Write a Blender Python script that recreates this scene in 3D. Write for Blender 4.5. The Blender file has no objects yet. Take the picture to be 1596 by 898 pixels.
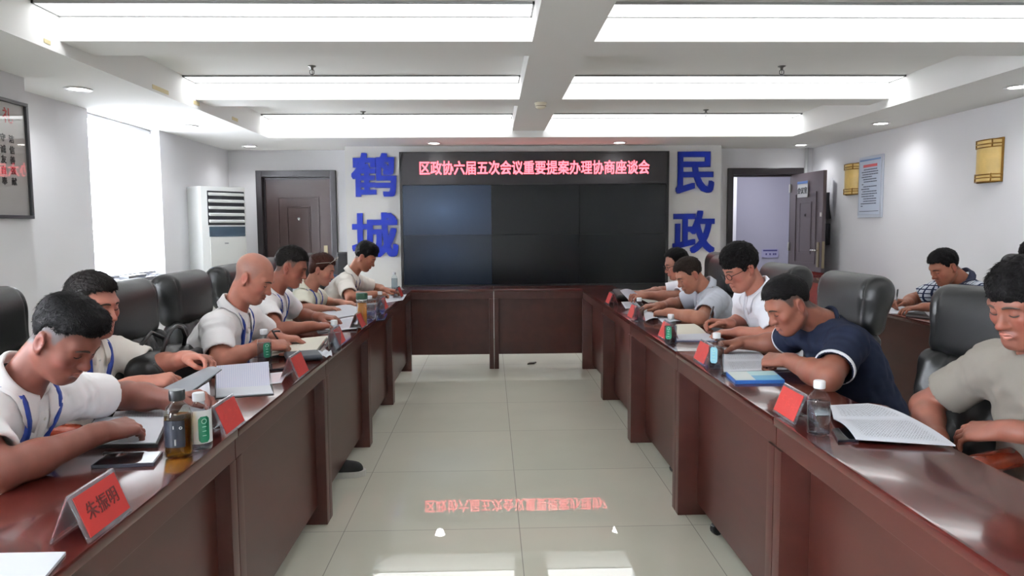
import bpy, bmesh, math, random
import numpy as np
from mathutils import Vector, Matrix

# ------------------------------------------------------------------ camera, world, sun, exposure
SC = bpy.context.scene
COL = SC.collection
EYE = 1.38
FPX, PITCH, YAW, ROLL = 1130.0, 0.0835, 0.0292, 0.0067

def cam_axes():
    fw = np.array([math.sin(YAW)*math.cos(PITCH), math.cos(YAW)*math.cos(PITCH), -math.sin(PITCH)])
    r0 = np.array([math.cos(YAW), -math.sin(YAW), 0.0])
    d0 = np.cross(fw, r0)
    r = math.cos(ROLL)*r0 + math.sin(ROLL)*d0
    d = -math.sin(ROLL)*r0 + math.cos(ROLL)*d0
    return r, d, fw
CR, CD, CF = cam_axes()
cam = bpy.data.cameras.new('camera')
cam.sensor_width = 36.0
cam.lens = FPX/1596.0*36.0
cam.clip_start = 0.05
cam.clip_end = 200
camo = bpy.data.objects.new('camera', cam)
COL.objects.link(camo)
camo.matrix_world = Matrix(((CR[0], -CD[0], -CF[0], 0), (CR[1], -CD[1], -CF[1], 0), (CR[2], -CD[2], -CF[2], EYE), (0, 0, 0, 1)))
SC.camera = camo

def ray(px, py):
    return (px-798.0)/FPX*CR + (py-449.0)/FPX*CD + CF
def atz(px, py, z):
    d = ray(px, py); t = (z-EYE)/d[2]
    return np.array([0, 0, EYE]) + t*d
def aty(px, py, y):
    d = ray(px, py); t = y/d[1]
    return np.array([0, 0, EYE]) + t*d

W = bpy.data.worlds.new('world'); SC.world = W
W.use_nodes = True
bg = W.node_tree.nodes['Background']
bg.inputs[0].default_value = (0.93, 0.96, 1.0, 1)
bg.inputs[1].default_value = 34.0
STRIP_POWER = 3.3
DOWN_WATTS = 10.0
SC.view_settings.view_transform = 'Standard'
SC.view_settings.look = 'None'
SC.view_settings.gamma = 1.0
SC.view_settings.exposure = 0.88
SC.view_settings.use_curve_mapping = False
SC.cycles.use_denoising = True
SC.cycles.use_adaptive_sampling = False
SC.cycles.max_bounces = 8
SC.cycles.diffuse_bounces = 6
SC.cycles.glossy_bounces = 4
SC.cycles.transmission_bounces = 6
SC.cycles.transparent_max_bounces = 14
SC.cycles.caustics_reflective = False
SC.cycles.caustics_refractive = False
SC.cycles.sample_clamp_indirect = 6.0

RES = 1.0          # mesh resolution multiplier of the sculpted surfaces
random.seed(7)
RNG = np.random.default_rng(11)

# ------------------------------------------------------------------ helpers
def lin(c):
    return tuple((v/12.92 if v <= 0.04045 else ((v+0.055)/1.055)**2.4) for v in (x/255.0 for x in c))

MATS = {}
def mat(name, rgb, rough=0.5, metal=0.0, spec=0.5, bump=None, vary=None, emit=None, attr=None, coat=0.0, vcoord='Object', vdetail=3.0):
    """rgb in sRGB 0-255; bump=(scale, strength, distance); vary=(scale, amount)"""
    if name in MATS: return MATS[name]
    m = bpy.data.materials.new(name); m.use_nodes = True
    nt = m.node_tree; b = nt.nodes['Principled BSDF']
    b.inputs['Base Color'].default_value = (*lin(rgb), 1)
    b.inputs['Roughness'].default_value = rough
    b.inputs['Metallic'].default_value = metal
    b.inputs['Specular IOR Level'].default_value = spec
    if coat:
        b.inputs['Coat Weight'].default_value = coat
        b.inputs['Coat Roughness'].default_value = 0.08
    src = None
    if attr:
        a = nt.nodes.new('ShaderNodeAttribute'); a.attribute_name = attr
        src = a.outputs['Color']
        nt.links.new(src, b.inputs['Base Color'])
    if vary or bump:
        tc = nt.nodes.new('ShaderNodeTexCoord')
    if vary:
        n = nt.nodes.new('ShaderNodeTexNoise'); n.inputs['Scale'].default_value = vary[0]; n.inputs['Detail'].default_value = vdetail
        nt.links.new(tc.outputs[vcoord], n.inputs['Vector'])
        hs = nt.nodes.new('ShaderNodeMix'); hs.data_type = 'RGBA'; hs.blend_type = 'MULTIPLY'
        hs.inputs[0].default_value = 1.0
        if src: nt.links.new(src, hs.inputs[6])
        else: hs.inputs[6].default_value = (*lin(rgb), 1)
        mr = nt.nodes.new('ShaderNodeMapRange')
        mr.inputs[1].default_value = 0.3; mr.inputs[2].default_value = 0.7
        mr.inputs[3].default_value = 1-vary[1]; mr.inputs[4].default_value = 1+vary[1]
        nt.links.new(n.outputs[0], mr.inputs[0])
        nt.links.new(mr.outputs[0], hs.inputs[7])
        nt.links.new(hs.outputs[2], b.inputs['Base Color'])
    if bump:
        n2 = nt.nodes.new('ShaderNodeTexNoise'); n2.inputs['Scale'].default_value = bump[0]; n2.inputs['Detail'].default_value = 3
        nt.links.new(tc.outputs['Object'], n2.inputs['Vector'])
        bp = nt.nodes.new('ShaderNodeBump'); bp.inputs['Strength'].default_value = bump[1]; bp.inputs['Distance'].default_value = bump[2]
        nt.links.new(n2.outputs[0], bp.inputs['Height'])
        nt.links.new(bp.outputs[0], b.inputs['Normal'])
    if emit:
        b.inputs['Emission Color'].default_value = (*emit[0], 1)
        b.inputs['Emission Strength'].default_value = emit[1]
    MATS[name] = m
    return m

def clear_mat(name, tint=(255, 255, 255), gloss=0.9, rough=0.03, alpha=0.0):
    """thin clear plastic or glass: see-through with a fresnel reflection"""
    if name in MATS: return MATS[name]
    m = bpy.data.materials.new(name); m.use_nodes = True
    nt = m.node_tree; nt.nodes.clear()
    o = nt.nodes.new('ShaderNodeOutputMaterial')
    tr = nt.nodes.new('ShaderNodeBsdfTransparent'); tr.inputs[0].default_value = (*lin(tint), 1)
    gl = nt.nodes.new('ShaderNodeBsdfGlossy'); gl.inputs['Roughness'].default_value = rough
    gl.inputs[0].default_value = (gloss, gloss, gloss, 1)
    fr = nt.nodes.new('ShaderNodeFresnel'); ge = nt.nodes.new('ShaderNodeNewGeometry')
    io = nt.nodes.new('ShaderNodeMapRange'); io.inputs[3].default_value = 1.45; io.inputs[4].default_value = 1/1.45
    nt.links.new(ge.outputs['Backfacing'], io.inputs[0]); nt.links.new(io.outputs[0], fr.inputs[0])   # same reflection from both sides of a thin sheet
    mx = nt.nodes.new('ShaderNodeMixShader')
    nt.links.new(fr.outputs[0], mx.inputs[0]); nt.links.new(tr.outputs[0], mx.inputs[1]); nt.links.new(gl.outputs[0], mx.inputs[2])
    last = mx
    if alpha:
        df = nt.nodes.new('ShaderNodeBsdfDiffuse'); df.inputs[0].default_value = (*lin(tint), 1)
        m2 = nt.nodes.new('ShaderNodeMixShader'); m2.inputs[0].default_value = alpha
        nt.links.new(mx.outputs[0], m2.inputs[1]); nt.links.new(df.outputs[0], m2.inputs[2]); last = m2
    nt.links.new(last.outputs[0], o.inputs[0])
    MATS[name] = m
    return m

def emis(name, rgb_lin, strength):
    if name in MATS: return MATS[name]
    m = bpy.data.materials.new(name); m.use_nodes = True
    nt = m.node_tree; nt.nodes.clear()
    o = nt.nodes.new('ShaderNodeOutputMaterial'); e = nt.nodes.new('ShaderNodeEmission')
    e.inputs[0].default_value = (*rgb_lin, 1); e.inputs[1].default_value = strength
    nt.links.new(e.outputs[0], o.inputs[0]); MATS[name] = m
    return m

def link_mesh(name, me, m=None, parent=None, smooth=False):
    o = bpy.data.objects.new(name, me); COL.objects.link(o)
    if m is not None: me.materials.append(m)
    if smooth:
        me.polygons.foreach_set('use_smooth', [True]*len(me.polygons))
    if parent is not None: o.parent = parent
    return o

class MB:
    """collects shapes into ONE mesh"""
    def __init__(s): s.bm = bmesh.new()
    def box(s, lo, hi, M=None, bevel=0.0):
        vs = [s.bm.verts.new((x, y, z)) for x in (lo[0], hi[0]) for y in (lo[1], hi[1]) for z in (lo[2], hi[2])]
        fs = []
        for f in ((0, 1, 3, 2), (4, 6, 7, 5), (0, 4, 5, 1), (2, 3, 7, 6), (0, 2, 6, 4), (1, 5, 7, 3)):
            fs.append(s.bm.faces.new([vs[i] for i in f]))
        if M is not None:
            for v in vs: v.co = M @ v.co
        if bevel:
            es = list({e for f in fs for e in f.edges})
            bmesh.ops.bevel(s.bm, geom=es, offset=bevel, segments=2, affect='EDGES', profile=0.7)
        return s
    def cbox(s, c, size, M=None, bevel=0.0):
        return s.box([c[i]-size[i]/2 for i in range(3)], [c[i]+size[i]/2 for i in range(3)], M, bevel)
    def lathe(s, prof, n=24, M=None, a0=0.0, a1=2*math.pi, cap=True):
        full = abs(a1-a0-2*math.pi) < 1e-6
        k = n if full else n+1
        rings = []
        for (r, z) in prof:
            ring = []
            for i in range(k):
                a = a0+(a1-a0)*i/n
                co = Vector((r*math.cos(a), r*math.sin(a), z))
                ring.append(s.bm.verts.new(M @ co if M is not None else co))
            rings.append(ring)
        for j in range(len(rings)-1):
            for i in range(n):
                i2 = (i+1) % k
                s.bm.faces.new((rings[j][i], rings[j][i2], rings[j+1][i2], rings[j+1][i]))
        if cap and full:
            if prof[0][0] > 1e-5: s.bm.faces.new(list(reversed(rings[0])))
            if prof[-1][0] > 1e-5: s.bm.faces.new(rings[-1])
        return s
    def tube(s, pts, r, n=8, closed=False):
        pts = [Vector(p) for p in pts]
        rr = r if isinstance(r, (list, tuple)) else [r]*len(pts)
        rings = []; prev = None
        N = len(pts)
        for i, p in enumerate(pts):
            if closed: t = pts[(i+1) % N]-pts[i-1]
            else: t = pts[min(i+1, N-1)]-pts[max(i-1, 0)]
            t.normalize()
            if prev is None:
                up = Vector((0, 0, 1)) if abs(t.z) < 0.9 else Vector((1, 0, 0))
                u = t.cross(up).normalized()
            else:
                u = (prev-t*prev.dot(t)).normalized()
            prev = u; v = t.cross(u)
            rings.append([s.bm.verts.new(p+(u*math.cos(2*math.pi*k/n)+v*math.sin(2*math.pi*k/n))*rr[i]) for k in range(n)])
        M = N if closed else N-1
        for i in range(M):
            a, b = rings[i], rings[(i+1) % N]
            for k in range(n):
                s.bm.faces.new((a[k], a[(k+1) % n], b[(k+1) % n], b[k]))
        if not closed:
            s.bm.faces.new(list(reversed(rings[0]))); s.bm.faces.new(rings[-1])
        return s
    def grid(s, P):
        """P: array rows x cols x 3"""
        P = np.asarray(P); R, C = P.shape[:2]
        vs = [[s.bm.verts.new(tuple(P[i, j])) for j in range(C)] for i in range(R)]
        for i in range(R-1):
            for j in range(C-1):
                s.bm.faces.new((vs[i][j], vs[i][j+1], vs[i+1][j+1], vs[i+1][j]))
        return s
    def prism(s, poly, h0, h1, M=None):
        a = [s.bm.verts.new((x, y, h0)) for x, y in poly]; b = [s.bm.verts.new((x, y, h1)) for x, y in poly]
        n = len(poly)
        s.bm.faces.new(list(reversed(a))); s.bm.faces.new(b)
        for i in range(n): s.bm.faces.new((a[i], a[(i+1) % n], b[(i+1) % n], b[i]))
        if M is not None:
            for v in a+b: v.co = M @ v.co
        return s
    def build(s, name, m=None, parent=None, smooth=False, auto=None):
        bmesh.ops.recalc_face_normals(s.bm, faces=s.bm.faces)
        me = bpy.data.meshes.new(name)
        if auto is not None:
            for f in s.bm.faces: f.smooth = True
            for e in s.bm.edges:
                if len(e.link_faces) == 2 and e.calc_face_angle(0) > auto: e.smooth = False
        s.bm.to_mesh(me); s.bm.free()
        return link_mesh(name, me, m, parent, smooth)

def tag(o, label=None, cat=None, group=None, kind=None):
    if label: o['label'] = label
    if cat: o['category'] = cat
    if group: o['group'] = group
    if kind: o['kind'] = kind
    return o
def struct(o): o['kind'] = 'structure'; return o
def thing(name, label, cat, loc=(0, 0, 0), rz=0.0, group=None):
    o = bpy.data.objects.new(name, None); COL.objects.link(o)
    o.location = loc; o.rotation_euler = (0, 0, rz); o.empty_display_size = 0.1
    return tag(o, label, cat, group)
def dup(root, loc, rz, label, group=None):
    r = root.copy(); COL.objects.link(r); r.location = loc; r.rotation_euler = (0, 0, rz)
    r['label'] = label
    if group: r['group'] = group
    def rec(src, dst):
        for ch in list(src.children):
            c = ch.copy(); COL.objects.link(c); c.parent = dst
            rec(ch, c)
    rec(root, r)
    return r
def Rz(a): return Matrix.Rotation(a, 4, 'Z')
def T(*v): return Matrix.Translation(Vector(v if len(v) == 3 else v[0]))

def text_mesh(name, body, size, m, parent=None, extrude=0.0, bold=0.0, M=None, res=3, spacing=1.0):
    cu = bpy.data.curves.new(name, 'FONT'); cu.body = body; cu.size = size; cu.align_x = 'CENTER'; cu.align_y = 'CENTER'
    cu.extrude = extrude; cu.resolution_u = res; cu.space_character = spacing
    tmp = bpy.data.objects.new(name+'_tmp', cu); COL.objects.link(tmp)
    dg = bpy.context.evaluated_depsgraph_get()
    me = bpy.data.meshes.new_from_object(tmp.evaluated_get(dg))
    bpy.data.objects.remove(tmp)
    if bold:                                   # heavier strokes: the glyph swept over a small square
        bmm = bmesh.new()
        for k, (dx, dy) in enumerate(((-1, -1), (0, -1), (1, -1), (-1, 0), (1, 0), (-1, 1), (0, 1), (1, 1))):
            c = me.copy(); c.transform(T(bold*dx, bold*dy, k*0.00004)); bmm.from_mesh(c); bpy.data.meshes.remove(c)
        bmm.from_mesh(me); bmm.to_mesh(me); bmm.free()
    me.name = name
    if M is not None: me.transform(M)
    me.materials.clear()
    return link_mesh(name, me, m, parent)

# ------------------------------------------------------------------ signed-distance sculpting (smooth, continuous surfaces)
def V(*a): return np.array(a if len(a) == 3 else a[0], dtype=float)
def nrm(v): v = np.asarray(v, float); return v/np.linalg.norm(v)

class Prim:
    __slots__ = ('kind', 'a', 'b', 'r1', 'r2', 'R', 'rad', 'k', 'sub', 'c', 'br')
def rc(a, b, r1, r2, k=0.015, sub=False):
    p = Prim(); p.kind = 0; p.a = V(a); p.b = V(b); p.r1 = r1; p.r2 = r2; p.k = k; p.sub = sub
    p.c = (p.a+p.b)/2; p.br = np.linalg.norm(p.b-p.a)/2+max(r1, r2)
    return p
def el(c, rad, R=None, k=0.015, sub=False):
    p = Prim(); p.kind = 1; p.c = V(c); p.rad = V(rad); p.R = np.eye(3) if R is None else np.asarray(R); p.k = k; p.sub = sub
    p.br = max(rad)
    return p
def bx(c, half, rnd, R=None, k=0.01, sub=False):
    p = Prim(); p.kind = 2; p.c = V(c); p.rad = V(half)-rnd; p.r1 = rnd; p.R = np.eye(3) if R is None else np.asarray(R); p.k = k; p.sub = sub
    p.br = np.linalg.norm(half)
    return p
def hs(c, n, k=0.005):
    """cut away everything on the side the normal n points to"""
    p = Prim(); p.kind = 3; p.a = V(c); p.b = nrm(n); p.k = k; p.sub = True; p.c = V(c); p.br = 1e9
    return p
def cutfn(fn, k=0.006):
    p = Prim(); p.kind = 4; p.a = fn; p.k = k; p.sub = True; p.c = V(0, 0, 0); p.br = 1e9
    return p
def pd(p, P):
    if p.kind == 0:
        ba = p.b-p.a; L = ba@ba
        t = np.clip(((P-p.a)@ba)/max(L, 1e-12), 0, 1)
        q = P-p.a-t[:, None]*ba
        return np.sqrt((q*q).sum(1))-(p.r1+(p.r2-p.r1)*t)
    if p.kind == 1:
        q = (P-p.c)@p.R
        k0 = np.sqrt(((q/p.rad)**2).sum(1)); k1 = np.sqrt(((q/p.rad**2)**2).sum(1))
        return k0*(k0-1)/np.maximum(k1, 1e-9)
    if p.kind == 2:
        q = np.abs((P-p.c)@p.R)-p.rad
        return np.sqrt((np.maximum(q, 0)**2).sum(1))+np.minimum(q.max(1), 0)-p.r1
    if p.kind == 4: return p.a(P)
    return -((P-p.a)@p.b)     # kind 3: negative on the removed side, treated as a subtracted solid
def smin(a, b, k):
    h = np.maximum(k-np.abs(a-b), 0)/k
    return np.minimum(a, b)-h*h*k*0.25
def ev(prims, P, warp=None, cull=None):
    d = np.full(len(P), 9.0)
    for p in prims:
        if cull is not None and p.br < 1e8:
            if np.linalg.norm(p.c-cull[0])-p.br-cull[1] > 0.05+p.k: continue
        q = pd(p, P)
        if p.sub: d = -smin(-d, q, p.k)
        else: d = smin(d, q, p.k)
    if warp is not None: d = d+warp(P)
    return d
def grad(prims, P, warp=None, e=0.002):
    g = np.stack([ev(prims, P+V(*[e if j == i else 0 for j in range(3)]), warp)-ev(prims, P-V(*[e if j == i else 0 for j in range(3)]), warp) for i in range(3)], 1)
    return g/np.maximum(np.linalg.norm(g, axis=1, keepdims=True), 1e-9)

def sdf_mesh(prims, res, warp=None):
    res = res*RES
    N = 14; B = N*res
    blocks = set()
    for p in prims:
        if p.sub: continue
        if p.kind == 0:
            n = max(2, int(np.linalg.norm(p.b-p.a)/(B*0.5))+2)
            for t in np.linspace(0, 1, n):
                c = p.a+(p.b-p.a)*t; r = p.r1+(p.r2-p.r1)*t+0.012
                lo = np.floor((c-r)/B).astype(int); hi = np.floor((c+r)/B).astype(int)
                for i in range(lo[0], hi[0]+1):
                    for j in range(lo[1], hi[1]+1):
                        for k in range(lo[2], hi[2]+1): blocks.add((i, j, k))
        else:
            r = (np.full(3, np.linalg.norm(p.rad+p.r1)) if p.kind == 2 else np.full(3, p.rad.max()))+0.012
            if p.kind == 1: r = np.sqrt(((p.R*p.rad)**2).sum(1))+0.012
            if p.kind == 2: r = (np.abs(p.R)*(p.rad+p.r1)).sum(1)+0.012
            lo = np.floor((p.c-r)/B).astype(int); hi = np.floor((p.c+r)/B).astype(int)
            for i in range(lo[0], hi[0]+1):
                for j in range(lo[1], hi[1]+1):
                    for k in range(lo[2], hi[2]+1): blocks.add((i, j, k))
    blocks = sorted(blocks)
    g = np.stack(np.meshgrid(np.arange(N+1), np.arange(N+1), np.arange(N+1), indexing='ij'), -1).reshape(-1, 3)
    half = B*0.5; diag = half*1.7321
    OFF = 1 << 19; SH = 1 << 20
    vid = []; vco = []; quads = []
    def cid(ijk):
        return ((ijk[:, 0]+OFF)*SH+(ijk[:, 1]+OFF))*SH+(ijk[:, 2]+OFF)
    corner = np.array([(x, y, z) for x in (0, 1) for y in (0, 1) for z in (0, 1)])
    edges = [(a, b) for a in range(8) for b in range(a+1, 8) if np.abs(corner[a]-corner[b]).sum() == 1]
    for bl in blocks:
        o = np.array(bl)*N
        cen = (o+N/2)*res
        near = [p for p in prims if p.br > 1e8 or np.linalg.norm(p.c-cen)-p.br-diag < 0.05+p.k]
        if not near: continue
        dc = ev(near, cen[None], warp)[0]
        if abs(dc) > diag*1.25+0.03: continue
        D = ev(near, (g+o)*res, warp).reshape(N+1, N+1, N+1)
        S = D < 0
        if S.all() or not S.any(): continue
        cs = [S[c[0]:c[0]+N, c[1]:c[1]+N, c[2]:c[2]+N] for c in corner]
        cnt = sum(c.astype(int) for c in cs)
        act = np.argwhere((cnt > 0) & (cnt < 8))
        if len(act):
            vals = np.stack([D[act[:, 0]+c[0], act[:, 1]+c[1], act[:, 2]+c[2]] for c in corner], 1)
            acc = np.zeros((len(act), 3)); n = np.zeros(len(act))
            for a, b in edges:
                va, vb = vals[:, a], vals[:, b]
                m = (va < 0) != (vb < 0)
                t = np.where(m, va/np.where(np.abs(va-vb) < 1e-12, 1, va-vb), 0)
                pt = corner[a]+(corner[b]-corner[a])*t[:, None]
                acc += pt*m[:, None]; n += m
            vco.append((acc/n[:, None]+act+o)*res); vid.append(cid(act+o))
        for ax in range(3):
            A = S[:N, :N, :N]
            sl = [slice(0, N)]*3; sl[ax] = slice(1, N+1)
            Bq = S[tuple(sl)]
            e = np.argwhere(A != Bq)
            if not len(e): continue
            flip = A[e[:, 0], e[:, 1], e[:, 2]]
            u, v = (ax+1) % 3, (ax+2) % 3
            du = np.zeros(3, int); du[u] = 1; dv = np.zeros(3, int); dv[v] = 1
            e = e+o
            q = np.stack([cid(e-du-dv), cid(e-dv), cid(e), cid(e-du)], 1)
            q[~flip] = q[~flip][:, ::-1]
            quads.append(q)
    vid = np.concatenate(vid); vco = np.concatenate(vco); quads = np.concatenate(quads)
    od = np.argsort(vid); vid = vid[od]; vco = vco[od]
    ix = np.searchsorted(vid, quads); ix = np.clip(ix, 0, len(vid)-1)
    ok = (vid[ix] == quads).all(1)
    return vco, ix[ok]

def np_mesh(name, V_, F, m, parent=None, smooth=True, col=None):
    me = bpy.data.meshes.new(name)
    me.vertices.add(len(V_)); me.vertices.foreach_set('co', np.asarray(V_, np.float32).ravel())
    me.loops.add(F.size); me.loops.foreach_set('vertex_index', F.astype(np.int32).ravel())
    me.polygons.add(len(F))
    me.polygons.foreach_set('loop_start', (np.arange(len(F))*F.shape[1]).astype(np.int32))
    me.polygons.foreach_set('loop_total', np.full(len(F), F.shape[1], np.int32))
    me.update(calc_edges=True); me.validate()
    if col is not None:
        a = me.color_attributes.new('tint', 'FLOAT_COLOR', 'POINT')
        a.data.foreach_set('color', np.concatenate([col, np.ones((len(col), 1))], 1).astype(np.float32).ravel())
    return link_mesh(name, me, m, parent, smooth)

def waves(seed, lmin, lmax, n, amp, stretch=(1, 1, 1), ridged=False):
    r = np.random.default_rng(seed)
    K = r.normal(size=(n, 3)); K /= np.linalg.norm(K, axis=1, keepdims=True)
    L = r.uniform(lmin, lmax, n); K = K/L[:, None]*2*np.pi/np.array(stretch); ph = r.uniform(0, 6.28, n)
    def f(P):
        s = np.sin(P@K.T+ph)
        if ridged: s = 1-2*np.abs(s)
        return amp*s.sum(1)/math.sqrt(n)
    return f

def ribbon(name, prims, starts, dirs, width, m, parent, lift=0.0015, warp=None, taper=None, thick=0.0015, maxd=0.5):
    """a strip laid on a sculpted surface: each start point marches along its direction to the surface"""
    P = np.array(starts, float); D = np.array([nrm(d) for d in dirs])
    tt = np.zeros(len(P))
    for _ in range(60):
        d = ev(prims, P+D*tt[:, None], warp)
        tt = np.minimum(tt+np.maximum(d*0.8, -0.01), maxd)
    Q = P+D*tt[:, None]
    if lift > 0.005:                          # cloth bridges the small creases
        for _ in range(4):
            Q[1:-1] = (Q[:-2]+Q[1:-1]*2+Q[2:])/4
        Nn = grad(prims, Q, warp, 0.02)
        for _ in range(4):
            Q = Q+Nn*np.clip(0.001-ev(prims, Q, warp), 0, 0.02)[:, None]
            Q[1:-1] = (Q[:-2]+Q[1:-1]*4+Q[2:])/6
    Nn = grad(prims, Q, warp, 0.004)
    tan = np.gradient(Q, axis=0); tan /= np.maximum(np.linalg.norm(tan, axis=1, keepdims=True), 1e-9)
    side = np.cross(tan, Nn); side /= np.maximum(np.linalg.norm(side, axis=1, keepdims=True), 1e-9)
    w = np.full(len(Q), width/2) if taper is None else width/2*np.array(taper)
    rows = []
    for i in range(len(Q)):
        c = Q[i]+Nn[i]*lift; s = side[i]*w[i]
        rows.append([c-s-Nn[i]*lift*1.6, c-s*0.9+Nn[i]*thick*0.6, c+Nn[i]*thick, c+s*0.9+Nn[i]*thick*0.6, c+s-Nn[i]*lift*1.6])
    b = MB(); b.grid(np.array(rows))
    return b.build(name, m, parent, smooth=True), Q
# ================================================================== the room
WHITE = mat('wall_paint', (228, 228, 231), 0.75, spec=0.25, bump=(60, 0.04, 0.002), vary=(1.2, 0.015))
CEILM = mat('ceiling_paint', (234, 234, 232), 0.8, spec=0.2, vary=(1.5, 0.01))
XL, XR, YB, YF, ZS, ZB, ZC = -3.30, 4.17, 9.35, -2.6, 2.37, 2.44, 2.59

def floor_mat():
    m = bpy.data.materials.new('floor_tile'); m.use_nodes = True
    nt = m.node_tree; b = nt.nodes['Principled BSDF']
    tc = nt.nodes.new('ShaderNodeTexCoord'); mp = nt.nodes.new('ShaderNodeMapping')
    mp.inputs['Location'].default_value = (0.68-8.014, -3.23+8.014, 0)
    br = nt.nodes.new('ShaderNodeTexBrick'); br.offset = 0.0; br.squash = 1.0
    br.inputs['Scale'].default_value = 1.0; br.inputs['Brick Width'].default_value = 0.8014; br.inputs['Row Height'].default_value = 0.8014
    br.inputs['Mortar Size'].default_value = 0.0022; br.inputs['Mortar Smooth'].default_value = 0.3; br.inputs['Bias'].default_value = 0
    br.inputs['Color1'].default_value = (*lin((214, 213, 198)), 1); br.inputs['Color2'].default_value = (*lin((210, 210, 195)), 1)
    br.inputs['Mortar'].default_value = (*lin((160, 158, 148)), 1)
    nt.links.new(tc.outputs['Object'], mp.inputs[0]); nt.links.new(mp.outputs[0], br.inputs['Vector'])
    n = nt.nodes.new('ShaderNodeTexNoise'); n.inputs['Scale'].default_value = 2.3; n.inputs['Detail'].default_value = 6
    nt.links.new(tc.outputs['Object'], n.inputs[0])
    mr = nt.nodes.new('ShaderNodeMapRange'); mr.inputs[1].default_value = 0.3; mr.inputs[2].default_value = 0.7; mr.inputs[3].default_value = 0.97; mr.inputs[4].default_value = 1.03
    nt.links.new(n.outputs[0], mr.inputs[0])
    mx = nt.nodes.new('ShaderNodeMix'); mx.data_type = 'RGBA'; mx.blend_type = 'MULTIPLY'; mx.inputs[0].default_value = 1
    nt.links.new(br.outputs[0], mx.inputs[6]); nt.links.new(mr.outputs[0], mx.inputs[7]); nt.links.new(mx.outputs[2], b.inputs['Base Color'])
    b.inputs['Roughness'].default_value = 0.0
    b.inputs['Specular IOR Level'].default_value = 0.42
    return m
struct(MB().box((-3.7, YF-0.1, -0.05), (4.4, YB, 0)).build('floor', floor_mat()))

# ceiling slab, dropped border, beams of the coffers
struct(MB().box((-3.7, YF-0.1, ZC), (4.4, YB, ZC+0.12)).build('ceiling', CEILM))
CX0, CX1, CY0, CY1 = -2.41, 3.375, -1.38, 8.10
b = MB()
b.box((-3.7, YF, ZS), (CX0, YB, ZC)); b.box((CX1, YF, ZS), (4.4, YB, ZC))
b.box((CX0, CY1, ZS), (CX1, YB, ZC)); b.box((CX0, YF, ZS), (CX1, CY0, ZC))
struct(b.build('trim_1', CEILM))                                   # dropped ceiling border
BX0, BX1 = 0.25, 0.605
struct(MB().box((BX0, CY0, ZB), (BX1, CY1, ZC)).build('trim_2', CEILM))   # long beam
CROSS = [(0.50, 0.84), (2.38, 2.72), (4.255, 4.60), (6.14, 6.46)]
k = 3
for (y0, y1) in CROSS:
    struct(MB().box((CX0, y0, ZB+0.001), (BX0, y1, ZC)).build('trim_%d' % k, CEILM)); k += 1
    struct(MB().box((BX1, y0, ZB+0.001), (CX1, y1, ZC)).build('trim_%d' % k, CEILM)); k += 1
# old tape marks on the left fascia
TAPE = mat('old_tape', (205, 192, 150), 0.7)
def fascia_mark(px, py, w, h):
    d = ray(px, py); t = CX0/d[0]; p = np.array([0, 0, EYE])+t*d
    return MB().cbox((CX0+0.002, p[1], p[2]), (0.003, w, h)), p
for i, (px, py, w, h, lb) in enumerate(((73, 65, 0.06, 0.022, 'small yellowed tape patch on the left ceiling step nearest the camera'), (250, 140, 0.26, 0.03, 'long faded tape strip on the left ceiling step'), (306, 161, 0.12, 0.03, 'short tape stain on the left ceiling step just past the second cross beam end'), (366, 186, 0.15, 0.03, 'pale tape patch on the left ceiling step closest to the screen'))):
    bb, p = fascia_mark(px, py, w, h)
    tag(bb.build('tape_patch', TAPE), lb, 'tape', 'tape marks on the left ceiling step')

# light strips along the far side of every coffer
STRIP = emis('light_panel', (0.97, 0.985, 1.0), STRIP_POWER)
RIM = mat('light_rim', (150, 150, 150), 0.5)
rows = [0.50, 2.38, 4.255, 6.14, CY1]  # first two rows are out of view, added for overhead light
rown = ['hidden', 'behind', 'nearest the camera', 'in the middle coffer', 'nearest the screen wall']
for i, yf in enumerate(rows):
    for sd, (x0, x1) in (('left', (CX0, BX0)), ('right', (BX1, CX1))):
        cx = (x0+x1)/2; w = 0.25
        pos = rown[i] if i > 1 else ('first unseen row added for overhead light' if i == 0 else 'second unseen row added for overhead light')
        t = thing('ceiling_light', 'glowing ceiling light strip, %s side of the long beam, %s' % (sd, pos), 'ceiling light', (cx, yf-w/2, ZC), 0, 'ceiling light strips')
        MB().box((x0-cx+0.012, -w/2+0.012, -0.012), (x1-cx-0.012, w/2-0.012, -0.002)).build('diffuser', STRIP, t)
        r = MB()
        for lo, hi in (((x0-cx, -w/2, -0.014), (x1-cx, -w/2+0.012, 0)), ((x0-cx, w/2-0.012, -0.014), (x1-cx, w/2-0.001, 0)), ((x0-cx+0.001, -w/2, -0.014), (x0-cx+0.012, w/2, 0)), ((x1-cx-0.012, -w/2, -0.014), (x1-cx-0.001, w/2, 0))):
            r.box(lo, hi)
        r.build('frame', RIM, t)

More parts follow.
